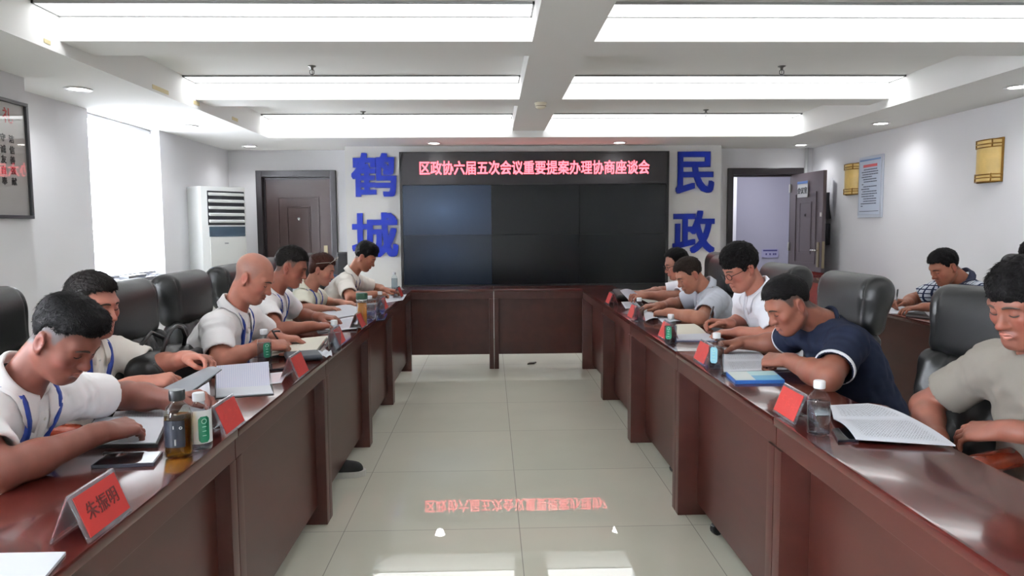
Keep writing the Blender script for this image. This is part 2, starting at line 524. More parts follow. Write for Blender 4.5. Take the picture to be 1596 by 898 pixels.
# walls
b = MB()
P0 = -3.02
b.box((-3.7, YF, 0), (P0, -1.9, ZS)); b.box((-3.7, -1.9, 0), (P0, -0.4, 0.93)); b.box((-3.7, -0.4, 0), (P0, 0.35, ZS)); b.box((-3.7, 0.35, 0), (P0, 2.05, 0.93)); b.box((-3.7, 2.05, 0), (P0, 4.90, ZS))
b.box((-3.7, 4.90, 0), (XL, 6.15, ZS)); b.box((-3.7, 6.15, 0), (XL, 7.45, 0.93)); b.box((-3.7, 7.45, 0), (XL, YB, ZS))
struct(b.build('wall_left', WHITE))
struct(MB().box((XR, YF, 0), (4.4, YB, ZS)).build('wall_right', WHITE))
struct(MB().box((-3.7, YF-0.12, 0), (4.4, YF, ZS)).build('wall_front', WHITE))
DL = (-2.955, -1.95, 2.115); DR = (3.06, 4.045, 2.12)
b = MB()
for x0, x1, z0, z1 in ((-3.7, DL[0], 0, 2.7), (DL[0], DL[1], DL[2], 2.7), (DL[1], DR[0], 0, 2.7), (DR[0], DR[1], DR[2], 2.7), (DR[1], 4.4, 0, 2.7)):
    b.box((x0, YB, z0), (x1, YB+0.16, z1))
struct(b.build('wall_back', WHITE))
struct(MB().box((-1.757, 8.955, 0), (2.854, YB, ZS)).build('wall_feature', mat('feature_paint', (226, 225, 222), 0.6, spec=0.3)))

# windows: frame, mullions, glass; bright sky outside; nearer two unseen, added for daylight
WF = mat('window_frame_white', (235, 236, 238), 0.35)
GLASS = clear_mat('window_glass', (252, 253, 255), 0.9, 0.02)
for n, (xw, y0, y1) in enumerate(((XL, 6.15, 7.45), (P0, 0.35, 2.05), (P0, -1.9, -0.4))):
    b = MB(); z0, z1 = 0.93, ZS; xi = xw-0.16
    b.box((xi-0.05, y0, z0), (xi, y0+0.05, z1)); b.box((xi-0.05, y1-0.05, z0), (xi, y1, z1))
    b.box((xi-0.05, y0, z0), (xi, y1, z0+0.05)); b.box((xi-0.05, y0, z1-0.05), (xi, y1, z1))
    ym = (y0+y1)/2
    b.box((xi-0.05, ym-0.03, z0), (xi, ym+0.03, z1)) if n else None
    w = struct(b.build('window_%d' % (n+1), WF))
    MB().box((xi-0.03, y0+0.04, z0+0.04), (xi-0.024, y1-0.04, z1-0.04)).build('pane', GLASS, w)
    MB().box((xi-0.001, y0-0.0, z0-0.03), (xw+0.03, y1, z0+0.002), bevel=0.006).build('sill', mat('sill_stone', (120, 122, 128), 0.25), w)
def blind_mat():
    m = bpy.data.materials.new('blind_fabric'); m.use_nodes = True; nt = m.node_tree; nt.nodes.clear()
    o = nt.nodes.new('ShaderNodeOutputMaterial'); a = nt.nodes.new('ShaderNodeBsdfTranslucent'); d = nt.nodes.new('ShaderNodeBsdfDiffuse'); x = nt.nodes.new('ShaderNodeMixShader')
    a.inputs[0].default_value = (0.95, 0.95, 0.95, 1); d.inputs[0].default_value = (0.9, 0.9, 0.9, 1); x.inputs[0].default_value = 0.9
    nt.links.new(d.outputs[0], x.inputs[1]); nt.links.new(a.outputs[0], x.inputs[2]); nt.links.new(x.outputs[0], o.inputs[0]); return m
BLM = blind_mat()
for xw, ym, hw_, lb in ((XL, 6.80, 0.645, 'white roller blind glowing with daylight in the left window'), (P0, 1.20, 0.845, 'white roller blind in the unseen nearer left window added for daylight')):
    t = thing('roller_blind', lb, 'blind', (xw-0.10, ym, ZS))
    MB().grid(np.array([[(0.0, -hw_, -1.40), (0.0, hw_, -1.40)], [(0.0, -hw_, -0.03), (0.0, hw_, -0.03)]])).build('fabric', BLM, t)
    MB().tube([(-0.004, -hw_, -0.025), (-0.004, hw_, -0.025)], 0.022, 12).build('roller', WF, t, smooth=True)
    MB().box((-0.008, -hw_+0.005, -1.425), (0.006, hw_-0.005, -1.40), bevel=0.003).build('bottom_bar', mat('bar_grey', (176, 178, 184), 0.4), t)
tag(MB().cbox((XL-0.04, 6.86, 0.947), (0.09, 0.34, 0.03), bevel=0.006).build('window_stay', mat('aluminium', (190, 192, 195), 0.3, 0.9)), 'thin aluminium rail lying on the sill of the bright window', 'rail')

# baseboards
BB = mat('baseboard_brown', (70, 45, 40), 0.4)
struct(MB().box((XR-0.012, YF, 0), (XR, YB, 0.1)).build('baseboard_right', BB))
b = MB(); b.box((P0, YF, 0), (P0+0.012, 4.9, 0.1)); b.box((XL, 4.9, 0), (XL+0.012, YB, 0.1)); struct(b.build('baseboard_left', BB))

# conduit in the back right corner
tag(MB().tube([(4.075, YB-0.03, 0.0), (4.075, YB-0.03, ZS)], 0.022, 10).build('conduit_pipe', mat('pvc_white', (205, 207, 208), 0.4), smooth=True), 'thin white vertical pipe in the back right corner beside the open door', 'pipe')

# ---------------------------------------------------------------- doors
DOORM = mat('door_brown', (70, 52, 50), 0.34, spec=0.5, bump=(40, 0.03, 0.001), vary=(3, 0.06))
FRAMEM = mat('door_frame_dark', (42, 37, 40), 0.32, spec=0.5)
CHROME = mat('chrome', (205, 205, 205), 0.18, 1.0)
BRASS = mat('old_brass', (168, 156, 128), 0.3, 1.0)
def door_frame(name, x0, x1, z1, w=0.075):
    b = MB(); y0, y1 = YB-0.035, YB+0.17
    b.box((x0, y0, 0), (x0+w, y1, z1), bevel=0.008); b.box((x1-w, y0, 0), (x1, y1, z1), bevel=0.008); b.box((x0+w-0.004, y0, z1-w-0.01), (x1-w+0.004, y1, z1), bevel=0.008)
    b.box((x0+w-0.002, YB+0.05, 0), (x0+w+0.018, y1, z1-w)); b.box((x1-w-0.018, YB+0.05, 0), (x1-w+0.002, y1, z1-w)); b.box((x0+w, YB+0.05, z1-w-0.03), (x1-w, y1, z1-w-0.008))
    return struct(b.build(name, FRAMEM))
def leaf_bm(w, h, th=0.05):
    """door leaf: hinge edge at x=0, spans +x, front face at y=0, back at y=th; raised mouldings on both faces"""
    b = MB(); b.box((0, 0.004, 0), (w, th-0.004, h))
    for yy, s in ((0.004, -1), (th-0.004, 1)):
        def ring(x0, x1, z0, z1, t, d):
            for lo, hi in (((x0, z0), (x1, z0+t)), ((x0, z1-t), (x1, z1)), ((x0, z0+t), (x0+t, z1-t)), ((x1-t, z0+t), (x1, z1-t))):
                b.box((lo[0], min(yy, yy+s*d), lo[1]), (hi[0], max(yy, yy+s*d), hi[1]), bevel=0.003)
        for z0, z1 in ((0.14, 0.82), (0.9, h-0.24)):
            ring(0.15*w/0.85, w-0.15*w/0.85, z0, z1, 0.018, 0.010)
            ring(0.27*w/0.85, w-0.27*w/0.85, z0+0.12, z1-0.12, 0.014, 0.008)
            b.box((0.29*w/0.85, min(yy, yy+s*0.006), z0+0.14), (w-0.29*w/0.85, max(yy, yy+s*0.006), z1-0.14), bevel=0.003)
    return b
def handle_set(parent, x, z, y, s):
    b = MB(); b.cbox((x, y+s*0.004, z), (0.05, 0.012, 0.27), bevel=0.004)
    h = b.build('handle_plate', BRASS, parent)
    b = MB(); b.tube([(x, y, z+0.04), (x, y+s*0.05, z+0.04)], 0.01, 10); b.tube([(x, y+s*0.05, z+0.04), (x-0.05, y+s*0.055, z+0.042), (x-0.12, y+s*0.05, z+0.04)], [0.01, 0.011, 0.008], 10)
    b.build('handle', CHROME, parent, smooth=True)
d1 = door_frame('door_1', *DL)
lw = DL[1]-DL[0]-0.15
lf = leaf_bm(lw-0.036, DL[2]-0.098).build('door_leaf', DOORM, d1); lf.location = (DL[0]+0.093, YB+0.06, 0.008)
pe = MB().lathe([(0.0, 0.012), (0.012, 0.012), (0.018, 0.006), (0.018, 0)], 16, Matrix.Translation((lw/2-0.02, 0.004, 1.50)) @ Matrix.Rotation(math.pi/2, 4, 'X')).build('peephole', CHROME, lf)
handle_set(lf, lw-0.11, 1.02, 0.0, -1)
d2 = door_frame('door_2', *DR)
rw = 0.84
lf2 = leaf_bm(rw, DR[2]-0.10).build('door_leaf', mat('door_outer', (92, 82, 86), 0.4, spec=0.5, vary=(3, 0.05)), d2)
# opened towards the camera: outer face looks left
lf2.location = (DR[1]-0.155, YB+0.0, 0.008); lf2.rotation_euler = (0, 0, math.radians(-90+2.5))
lf2.data.materials.append(DOORM)
handle_set(lf2, rw-0.07, 1.02, 0.05, 1) if False else None
hb = MB(); hb.cbox((rw-0.075, -0.003, 1.02), (0.05, 0.012, 0.30), bevel=0.004); hb.build('handle_plate', BRASS, lf2)
hb = MB(); hb.tube([(rw-0.075, 0, 1.07), (rw-0.075, -0.055, 1.07)], 0.01, 10); hb.tube([(rw-0.075, -0.055, 1.07), (rw-0.13, -0.06, 1.072), (rw-0.19, -0.052, 1.07)], [0.01, 0.011, 0.008], 10); hb.build('handle', CHROME, lf2, smooth=True)
hb = MB(); hb.cbox((rw+0.001, 0.025, 1.02), (0.006, 0.03, 0.32), bevel=0.002); hb.build('lock_plate', BRASS, lf2)
MB().cbox((rw-0.03, -0.002, 1.50), (0.028, 0.012, 0.05), bevel=0.005).build('latch_cover', mat('pale_plastic', (214, 214, 210), 0.4), lf2)
MB().lathe([(0.0, 0.012), (0.012, 0.012), (0.018, 0.006), (0.018, 0)], 16, Matrix.Translation((rw/2, 0.0, 1.50)) @ Matrix.Rotation(math.pi/2, 4, 'X')).build('peephole', FRAMEM, lf2)
# mirror: the leaf was drawn with its front at y=0; after turning, y=0 side faces -X (left)
for zz in (0.25, 1.10, 1.85):
    MB().cbox((-0.006, -0.004, zz), (0.03, 0.02, 0.11), bevel=0.004).build('hinge', mat('hinge_steel', (190, 188, 182), 0.3, 0.9), lf2)
# room number plate on the open leaf
pt = thing('room_sign', 'small white room sign with a blue top edge on the open door', 'sign', (0, 0, 0))
pt.matrix_world = lf2.matrix_basis @ T(0.36, -0.012, 1.82)
MB().cbox((0, 0, 0), (0.27, 0.008, 0.20), bevel=0.002).build('plate', mat('sign_white', (222, 224, 226), 0.4), pt)
MB().cbox((0, -0.005, 0.083), (0.268, 0.004, 0.032)).build('top_band', mat('sign_blue', (70, 110, 175), 0.4), pt)
text_mesh('sign_text', '\u4f1a\u8bae\u5ba4', 0.085, mat('sign_ink', (40, 42, 48), 0.6), pt, extrude=0.0008, bold=0.0012, M=T(0, -0.0062, -0.022) @ Matrix.Rotation(math.pi/2, 4, 'X'))

# corridor behind the open door
CW = mat('corridor_paint', (198, 197, 212), 0.7, spec=0.2)
b = MB(); b.box((1.6, 11.15, 0), (5.8, 11.25, 2.6)); b.box((1.5, YB+0.16, 0), (1.6, 11.25, 2.6)); b.box((5.8, YB+0.16, 0), (5.9, 11.25, 2.6))
b.box((4.4, YB, 0), (5.9, YB+0.16, 2.6))

struct(b.build('wall_corridor', CW))
struct(MB().box((1.6, 10.72, 0), (3.655, 11.15, 2.5)).build('wall_corridor_pier', mat('corridor_lit_white', (244, 244, 250), 0.6, spec=0.2)))  # paler paint stands in for the stronger light on this wall face
struct(MB().box((1.5, YB, -0.05), (5.9, 11.25, -0.002)).build('floor_corridor', mat('corridor_floor', (170, 168, 160), 0.15)))
struct(MB().box((1.5, YB+0.16, 2.5), (5.9, 11.25, 2.6)).build('ceiling_corridor', CEILM))
t = thing('corridor_light', 'ceiling light panel of the corridor behind the open door', 'ceiling light', (3.45, 10.15, 2.5))
MB().cbox((0, 0, -0.012), (1.15, 0.55, 0.02)).build('diffuser', emis('corridor_glow', (0.93, 0.93, 1.0), 6.0), t)
b = MB(); b.box((-0.6, -0.3, -0.03), (0.6, -0.276, 0)); b.box((-0.6, 0.276, -0.03), (0.6, 0.3, 0)); b.box((-0.6, -0.276, -0.03), (-0.576, 0.276, 0)); b.box((0.576, -0.276, -0.03), (0.6, 0.276, 0)); b.build('frame', RIM, t)
t = thing('corridor_sign', 'small lilac sign plate on the corridor wall seen through the open door', 'sign', (4.145, 11.14, 1.075))
t.location = tuple(aty(1200, 395, 11.14))
MB().cbox((0, 0, 0), (0.26, 0.012, 0.13), bevel=0.003).build('plate', mat('sign_lilac', (196, 194, 226), 0.4), t)
b = MB(); b.cbox((0.0, -0.007, 0.045), (0.22, 0.003, 0.022)); b.cbox((-0.11, -0.007, 0.045), (0.0, 0.003, 0.02))
for xx in (-0.06, 0.0, 0.055, 0.085): b.cbox((xx, -0.007, -0.012), (0.022, 0.003, 0.028))
b.build('marking', mat('sign_violet', (88, 84, 150), 0.5), t)

# switch boxes in the corner behind the open door
DARK = mat('dark_plastic', (38, 40, 46), 0.4)
t = thing('wall_panel', 'dark upper switch box on the right wall behind the open door', 'switch box', (XR, 8.86, 1.62), 0)
MB().box((-0.06, -0.07, -0.16), (0, 0.07, 0.16), bevel=0.008).build('housing', DARK, t)
MB().box((-0.066, -0.05, -0.12), (-0.06, 0.05, 0.12), bevel=0.002).build('cover', mat('dark_gloss', (28, 30, 36), 0.15), t)
t = thing('wall_panel', 'dark lower switch box on the right wall behind the open door', 'switch box', (XR, 8.86, 1.27), 0)
MB().box((-0.05, -0.06, -0.13), (0, 0.06, 0.13), bevel=0.008).build('housing', DARK, t)
MB().box((-0.056, -0.04, -0.10), (-0.05, 0.04, 0.10), bevel=0.002).build('cover', mat('blue_dark', (32, 46, 62), 0.2), t)
b = MB()
pts = []
for i in range(9):
    a = i/8*1.5
    pts.append([(XR-0.004-0.05*math.sin(a), 8.70+0.0*i, 1.45+0.5*i/8), (XR-0.004-0.03*math.sin(a*2), 8.78, 1.45+0.5*i/8)])
b.grid(np.array(pts)); tag(b.build('curled_paper', mat('paper_white', (232, 234, 240), 0.6)), 'curled white sheet hanging on the right wall by the switch boxes', 'paper')

# ---------------------------------------------------------------- downlights, sprinklers, smoke detector
dlm = emis('downlight_glow', (1.0, 0.98, 0.94), 9.0)
DLS = [(-2.88, 5.27, 'over the left side, nearest the camera'), (-2.88, 7.13, 'over the bright window'), (-2.86, 8.85, 'in the back left corner above the air conditioner'), (-0.65, 8.62, 'above the left half of the screen'), (1.53, 8.62, 'above the right half of the screen'), (3.83, 8.93, 'in the back right corner above the open door'), (3.82, 7.08, 'over the right wall, second from the back'), (3.82, 5.23, 'over the right wall at the edge of the photo'),
       (-2.88, 3.4, 'over the left side out of the picture'), (3.82, 3.4, 'over the right side out of the picture'), (-2.88, 1.6, 'over the left front corner'), (3.82, 1.6, 'over the right front corner')]
proto = None
for x, y, lb in DLS:
    lab = 'round recessed downlight ' + lb
    if proto is None:
        proto = thing('downlight', lab, 'downlight', (x, y, ZS), 0, 'recessed downlights')
        MB().lathe([(0.062, 0.0), (0.085, -0.001), (0.092, -0.006), (0.088, -0.010), (0.064, -0.008), (0.062, 0.0)], 32, cap=False).build('trim_ring', mat('ring_white', (225, 225, 225), 0.35), proto, smooth=True)
        MB().lathe([(0.0, -0.006), (0.062, -0.006), (0.063, -0.002), (0.0, -0.002)], 32, cap=False).build('lens', dlm, proto)
    else: dup(proto, (x, y, ZS), 0, lab)
    L = bpy.data.lights.new('downlight_lamp', 'SPOT'); L.energy = DOWN_WATTS; L.spot_size = math.radians(150); L.spot_blend = 1.0; L.shadow_soft_size = 0.05; L.color = (0.97, 0.98, 1.0)
    lo = bpy.data.objects.new('downlight_lamp', L); COL.objects.link(lo); lo.location = (x, y, ZS-0.03)
STEEL = mat('steel', (120, 120, 118), 0.3, 1.0)
proto = None
for x, y, lb in ((-1.32, 5.57, 'in the left coffer near the middle strip'), (2.23, 5.58, 'in the right coffer near the middle strip'), (-1.31, 7.70, 'in the left coffer nearest the screen wall'), (2.26, 7.63, 'in the right coffer nearest the screen wall')):
    lab = 'small metal fire sprinkler ' + lb
    if proto is None:
        proto = thing('fire_sprinkler', lab, 'sprinkler', (x, y, ZC), 0, 'ceiling sprinklers')
        MB().lathe([(0.03, 0), (0.03, -0.006), (0.012, -0.012), (0.010, -0.03), (0.0, -0.03)], 16).build('base', STEEL, proto, smooth=True)
        fb = MB()
        for s in (-1, 1): fb.tube([(0, 0, -0.025), (s*0.016, 0, -0.035), (s*0.016, 0, -0.055), (0, 0, -0.066)], 0.0035, 6)
        fb.tube([(0, 0, -0.03), (0, 0, -0.066)], 0.0025, 6); fb.build('yoke', STEEL, proto, smooth=True)
        MB().lathe([(0, -0.066), (0.017, -0.067), (0.017, -0.070), (0, -0.070)], 16).build('deflector', STEEL, proto)
    else: dup(proto, (x, y, ZC), 0, lab)
t = thing('smoke_detector', 'cream smoke detector under the long ceiling beam', 'smoke detector', (0.44, 6.30, ZB))
MB().lathe([(0.052, 0), (0.052, -0.012), (0.048, -0.016)], 24).build('base', mat('cream', (226, 219, 198), 0.45), t, smooth=True)
MB().lathe([(0.047, -0.014), (0.046, -0.034), (0.036, -0.046), (0.018, -0.052), (0, -0.052)], 24, cap=False).build('cap', mat('cream', (226, 219, 198)), t, smooth=True)
MB().lathe([(0.0455, -0.026), (0.0475, -0.028), (0.0465, -0.032), (0.044, -0.034)], 24, cap=False).build('vent_slot', mat('slot_grey', (120, 112, 96), 0.6), t)

# ---------------------------------------------------------------- video wall with banner
YS = 8.86
t = thing('video_wall', 'black video wall of six screens with a red scrolling text banner', 'video wall', (0, YS, 0))
def sx(px, py): p = aty(px, py, YS); return p[0], p[2]
x0, ztop = sx(622, 237); x1, _ = sx(1043, 236)
cellw = (sx(903, 330)[0]-sx(628, 330)[0])/2
zc0 = sx(700, 288.6)[1]; zc1 = sx(700, 366.6)[1]; ch = zc0-zc1
BLK = mat('screen_bezel', (20, 20, 22), 0.35)
b = MB(); b.box((x0, 0.03, 0.6), (x1, 0.10, ztop)); b.box((x0, -0.012, 0.6), (x0+0.03, 0.03, ztop)); b.box((x1-0.03, -0.012, 0.6), (x1, 0.03, ztop)); b.box((x0+0.03, -0.012, ztop-0.02), (x1-0.03, 0.03, ztop)); b.box((x0+0.03, -0.012, 0.6), (x1-0.03, 0.03, zc0-2*ch-0.004))
b.build('cabinet', BLK, t)
MB().box((x0+0.03, -0.006, zc0+0.008), (x1-0.03, 0.03, ztop-0.02)).build('banner_panel', mat('led_matrix', (34, 32, 34), 0.55, bump=(900, 0.2, 0.002)), t)
def lcd(name, base, glow, centre, rad, strength):
    m = bpy.data.materials.new(name); m.use_nodes = True; nt = m.node_tree; p = nt.nodes['Principled BSDF']
    p.inputs['Base Color'].default_value = (*lin(base), 1); p.inputs['Roughness'].default_value = 0.22; p.inputs['Specular IOR Level'].default_value = 0.35
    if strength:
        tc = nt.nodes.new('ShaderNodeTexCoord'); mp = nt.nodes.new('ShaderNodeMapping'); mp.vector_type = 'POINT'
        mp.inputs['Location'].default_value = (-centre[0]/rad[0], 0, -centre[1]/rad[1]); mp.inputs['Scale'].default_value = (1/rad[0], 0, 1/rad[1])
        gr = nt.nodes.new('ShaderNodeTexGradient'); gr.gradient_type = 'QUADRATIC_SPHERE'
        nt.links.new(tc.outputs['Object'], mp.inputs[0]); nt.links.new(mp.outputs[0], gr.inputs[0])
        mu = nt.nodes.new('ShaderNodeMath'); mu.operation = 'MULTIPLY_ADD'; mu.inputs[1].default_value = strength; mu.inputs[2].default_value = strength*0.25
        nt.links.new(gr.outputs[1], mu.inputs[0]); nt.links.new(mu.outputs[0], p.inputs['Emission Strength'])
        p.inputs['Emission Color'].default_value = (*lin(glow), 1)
    return m
xs = x0+0.032
for c in range(3):
    for r in range(2):
        cx = xs+cellw*(c+0.5); cz = zc0-ch*(r+0.5)
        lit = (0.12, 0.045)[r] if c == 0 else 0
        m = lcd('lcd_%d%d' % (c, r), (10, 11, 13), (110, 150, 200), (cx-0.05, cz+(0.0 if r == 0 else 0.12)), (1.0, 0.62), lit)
        if c == 2: w = x1-0.031-(xs+cellw*2)
        else: w = cellw
        o = MB().box((xs+cellw*c+0.002, -0.010, cz-ch/2+0.002), (xs+cellw*c+w-0.002, 0.02, cz+ch/2-0.002), bevel=0.001).build('screen', m, t)
tx0, tz = sx(654, 262); tx1, _ = sx(1012, 262)
LED = emis('led_red', (1.0, 0.10, 0.13), 2.6)
o = text_mesh('banner_text', '\u533a\u653f\u534f\u516d\u5c4a\u4e94\u6b21\u4f1a\u8bae\u91cd\u8981\u63d0\u6848\u529e\u7406\u534f\u5546\u5ea7\u8c08\u4f1a', 0.15, LED, t, extrude=0.001, bold=0.0028, M=Matrix.Rotation(math.pi/2, 4, 'X'))
vs = np.array([v.co for v in o.data.vertices]); lo, hi = vs.min(0), vs.max(0)
sc = (tx1-tx0)/(hi[0]-lo[0]); szz = 0.168/(hi[2]-lo[2])
for v in o.data.vertices: v.co = ((v.co.x-lo[0])*sc+tx0, -0.0085, (v.co.z-(lo[2]+hi[2])/2)*szz+tz)

# the four blue characters
BLUE = mat('letter_blue', (14, 36, 138), 0.4, spec=0.25)
for chs, (ax, ay, bx_, by), lb in (('\u9e64', (548, 238, 617, 307), 'large blue character with a bird part, left of the screen, upper one'), ('\u57ce', (549, 331, 620, 402), 'large blue character left of the screen, lower one behind the young man'), ('\u6c11', (1053, 236, 1114, 302), 'large blue character right of the screen, upper one'), ('\u653f', (1048, 328, 1115, 395), 'large blue character right of the screen, lower one')):
    p0 = aty(ax, by, 8.93); p1 = aty(bx_, ay, 8.93)
    o = text_mesh('wall_character', chs, 0.5, BLUE, None, extrude=0.012, bold=0.013, M=Matrix.Rotation(math.pi/2, 4, 'X'), res=3)
    vs = np.array([v.co for v in o.data.vertices]); lo, hi = vs.min(0), vs.max(0)
    for v in o.data.vertices:
        v.co = ((v.co.x-lo[0])/(hi[0]-lo[0])*(p1[0]-p0[0])-(p1[0]-p0[0])/2, v.co.y, (v.co.z-lo[2])/(hi[2]-lo[2])*(p1[2]-p0[2])-(p1[2]-p0[2])/2)
    o.location = ((p0[0]+p1[0])/2, 8.942, (p0[2]+p1[2])/2)
    tag(o, lb, 'character', 'blue characters on the screen wall')

# ---------------------------------------------------------------- wall lamps, notice, framed calligraphy
ALAB = mat('alabaster_shade', (190, 160, 92), 0.35, vary=(9, 0.14), emit=((1.0, 0.72, 0.3), 0.05))
GOLD = mat('gilt', (150, 112, 52), 0.28, 0.9)
def sconce(loc, lb):
    t = thing('wall_lamp', lb, 'wall lamp', loc, 0, 'brass and alabaster wall lamps')
    M = Matrix.Diagonal((0.55, 1, 1, 1))
    MB().lathe([(0.145, 0), (0.145, 0.35)], 24, M, math.pi/2, math.pi*1.5).build('shade', ALAB, t, smooth=True)
    b = MB()
    b.bm.free()
    for zs, z0, z1 in (((0.004, 0.035, 0.062), 0.0, 0.07), ((0.285, 0.312, 0.345), 0.28, 0.35)):
        b = MB()
        for z in zs: b.tube([(0.55*0.149*math.cos(a), 0.149*math.sin(a), z) for a in np.linspace(math.pi/2, math.pi*1.5, 20)], 0.0055, 6)
        for a in (math.pi*0.78, math.pi*1.22): b.tube([(0.55*0.151*math.cos(a), 0.151*math.sin(a), z0), (0.55*0.151*math.cos(a), 0.151*math.sin(a), z1)], 0.006, 6)
        b.build('band', GOLD, t, smooth=True)
    b = MB(); b.box((-0.015, -0.152, -0.004), (0, 0.152, 0.356)); b.build('back_plate', GOLD, t)
sconce((XR, 5.98, 1.728), 'brass and cream half-round wall lamp nearer the right edge of the photo')
sconce((XR, 8.27, 1.728), 'brass and cream half-round wall lamp beside the hanging notice')
t = thing('wall_notice', 'glossy framed notice with a red heading on the right wall beside a lamp', 'notice', (XR, 7.865, 1.795))
MB().box((-0.025, -0.245, -0.335), (-0.002, 0.245, 0.335), bevel=0.006).build('frame', mat('acrylic_grey', (196, 203, 216), 0.15, spec=0.6), t)
MB().box((-0.028, -0.215, -0.30), (-0.024, 0.215, 0.30)).build('sheet', mat('notice_sheet', (196, 206, 222), 0.4), t)
MB().box((-0.0295, -0.215, 0.285), (-0.027, 0.215, 0.302)).build('top_band', mat('notice_blue', (110, 140, 185), 0.4), t)
MB().box((-0.0295, -0.15, 0.215), (-0.027, 0.14, 0.245)).build('heading', mat('notice_red', (205, 95, 100), 0.5), t)
b = MB(); rr = random.Random(3)
lines = [(-.15, .13), (-.17, .17), (-.17, .16), (-.05, .17), (-.14, .14), (-.15, .12), (.13, .17), (-.15, .13), (-.0, .17), (-.15, .14), (-.16, .17), (-.1, .17), (-.15, .12), (-.15, .12), (-.15, .17), (.13, .17)]
for i, (y0, y1) in enumerate(lines):
    z = 0.19-i*0.0265; y = y0
    while y < y1-0.01:
        w = rr.uniform(0.015, 0.05); w = min(w, y1-y)
        b.box((-0.0292, y, z-0.005), (-0.0275, y+w, z+0.005)); y += w+0.006
b.box((-0.0292, -0.2, -0.268), (-0.0275, 0.2, -0.262))
b.build('print_lines', mat('notice_ink', (70, 78, 98), 0.6), t)

t = thing('framed_calligraphy', 'framed calligraphy sheet with dark frame on the left pier', 'picture', (P0, 4.18, 1.828))
hw, hh = 0.70, 0.372
b = MB()
for lo, hi in (((0, -hw, -hh), (0.028, hw, -hh+0.022)), ((0, -hw, hh-0.022), (0.028, hw, hh)), ((0, -hw, -hh+0.022), (0.028, -hw+0.022, hh-0.022)), ((0, hw-0.022, -hh+0.022), (0.028, hw, hh-0.022))): b.box(lo, hi, bevel=0.003)
b.build('frame', mat('frame_grey', (72, 74, 78), 0.4), t)
MB().box((0.002, -hw+0.02, -hh+0.02), (0.010, hw-0.02, hh-0.02)).build('sheet', mat('picture_paper', (205, 200, 196), 0.7), t)
MB().box((0.013, -hw+0.02, -hh+0.02), (0.016, hw-0.02, hh-0.02)).build('glazing', clear_mat('picture_glass', (255, 255, 255), 0.8, 0.02), t)
FM = Matrix(((0, 0, 1, 0), (1, 0, 0, 0), (0, 1, 0, 0), (0, 0, 0, 1)))   # text plane facing +X, reading along +Y
INK = mat('brush_ink', (60, 58, 58), 0.7); REDINK = mat('red_ink', (205, 60, 60), 0.7)
def onpier(px, py):
    d = ray(px, py); tt = P0/d[0]; p = np.array([0, 0, EYE])+tt*d; return p[1]-4.18, p[2]-1.828
for chs, px, py, s, m_ in (('\u793c', 9, 182, 0.10, REDINK), ('\u6d01', 15, 218, 0.052, INK), ('\u4fe1', 16, 235, 0.052, INK), ('\u5584', 17, 251, 0.052, INK), ('\u5f3a', 18, 267, 0.052, mat('red_black', (150, 40, 46), 0.7)), ('\u732e', 19.5, 284, 0.052, INK), ('\u5b88', 1.5, 215, 0.052, INK), ('\u8bda', 2, 233, 0.052, INK), ('\u53cb', 3, 249, 0.052, INK), ('\u81ea', 3, 266, 0.052, mat('red_black', (150, 40, 46))), ('\u5949', 4.5, 283, 0.052, INK)):
    y, z = onpier(px, py)
    text_mesh('brush_character', chs, s, m_, t, extrude=0.0005, bold=0.001, M=T(0.0115, y, z) @ FM)
# ================================================================== furniture
def wood(name, c1, c2, rough=0.25, scale=(2.0, 14.0, 14.0), coat=0.0, spec=0.5):
    m = bpy.data.materials.new(name); m.use_nodes = True; nt = m.node_tree; p = nt.nodes['Principled BSDF']
    tc = nt.nodes.new('ShaderNodeTexCoord'); mp = nt.nodes.new('ShaderNodeMapping'); mp.inputs['Scale'].default_value = scale
    n = nt.nodes.new('ShaderNodeTexNoise'); n.inputs['Scale'].default_value = 1.6; n.inputs['Detail'].default_value = 6; n.inputs['Distortion'].default_value = 0.6
    cr = nt.nodes.new('ShaderNodeValToRGB'); cr.color_ramp.elements[0].position = 0.3; cr.color_ramp.elements[1].position = 0.72
    cr.color_ramp.elements[0].color = (*lin(c1), 1); cr.color_ramp.elements[1].color = (*lin(c2), 1)
    nt.links.new(tc.outputs['Object'], mp.inputs[0]); nt.links.new(mp.outputs[0], n.inputs[0]); nt.links.new(n.outputs[0], cr.inputs[0]); nt.links.new(cr.outputs[0], p.inputs['Base Color'])
    p.inputs['Roughness'].default_value = rough; p.inputs['Specular IOR Level'].default_value = spec
    if coat: p.inputs['Coat Weight'].default_value = coat; p.inputs['Coat Roughness'].default_value = 0.06
    MATS[name] = m
    return m
TOPW = wood('mahogany_top', (62, 23, 20), (75, 29, 25), 0.16, (6, 1.2, 6), 0.35)
SIDEW = wood('mahogany_side', (62, 28, 23), (73, 35, 29), 0.33, (6, 1.0, 6))
ZT = 0.785
XTL, XTR, TDEP = -0.762, 0.878, 0.355
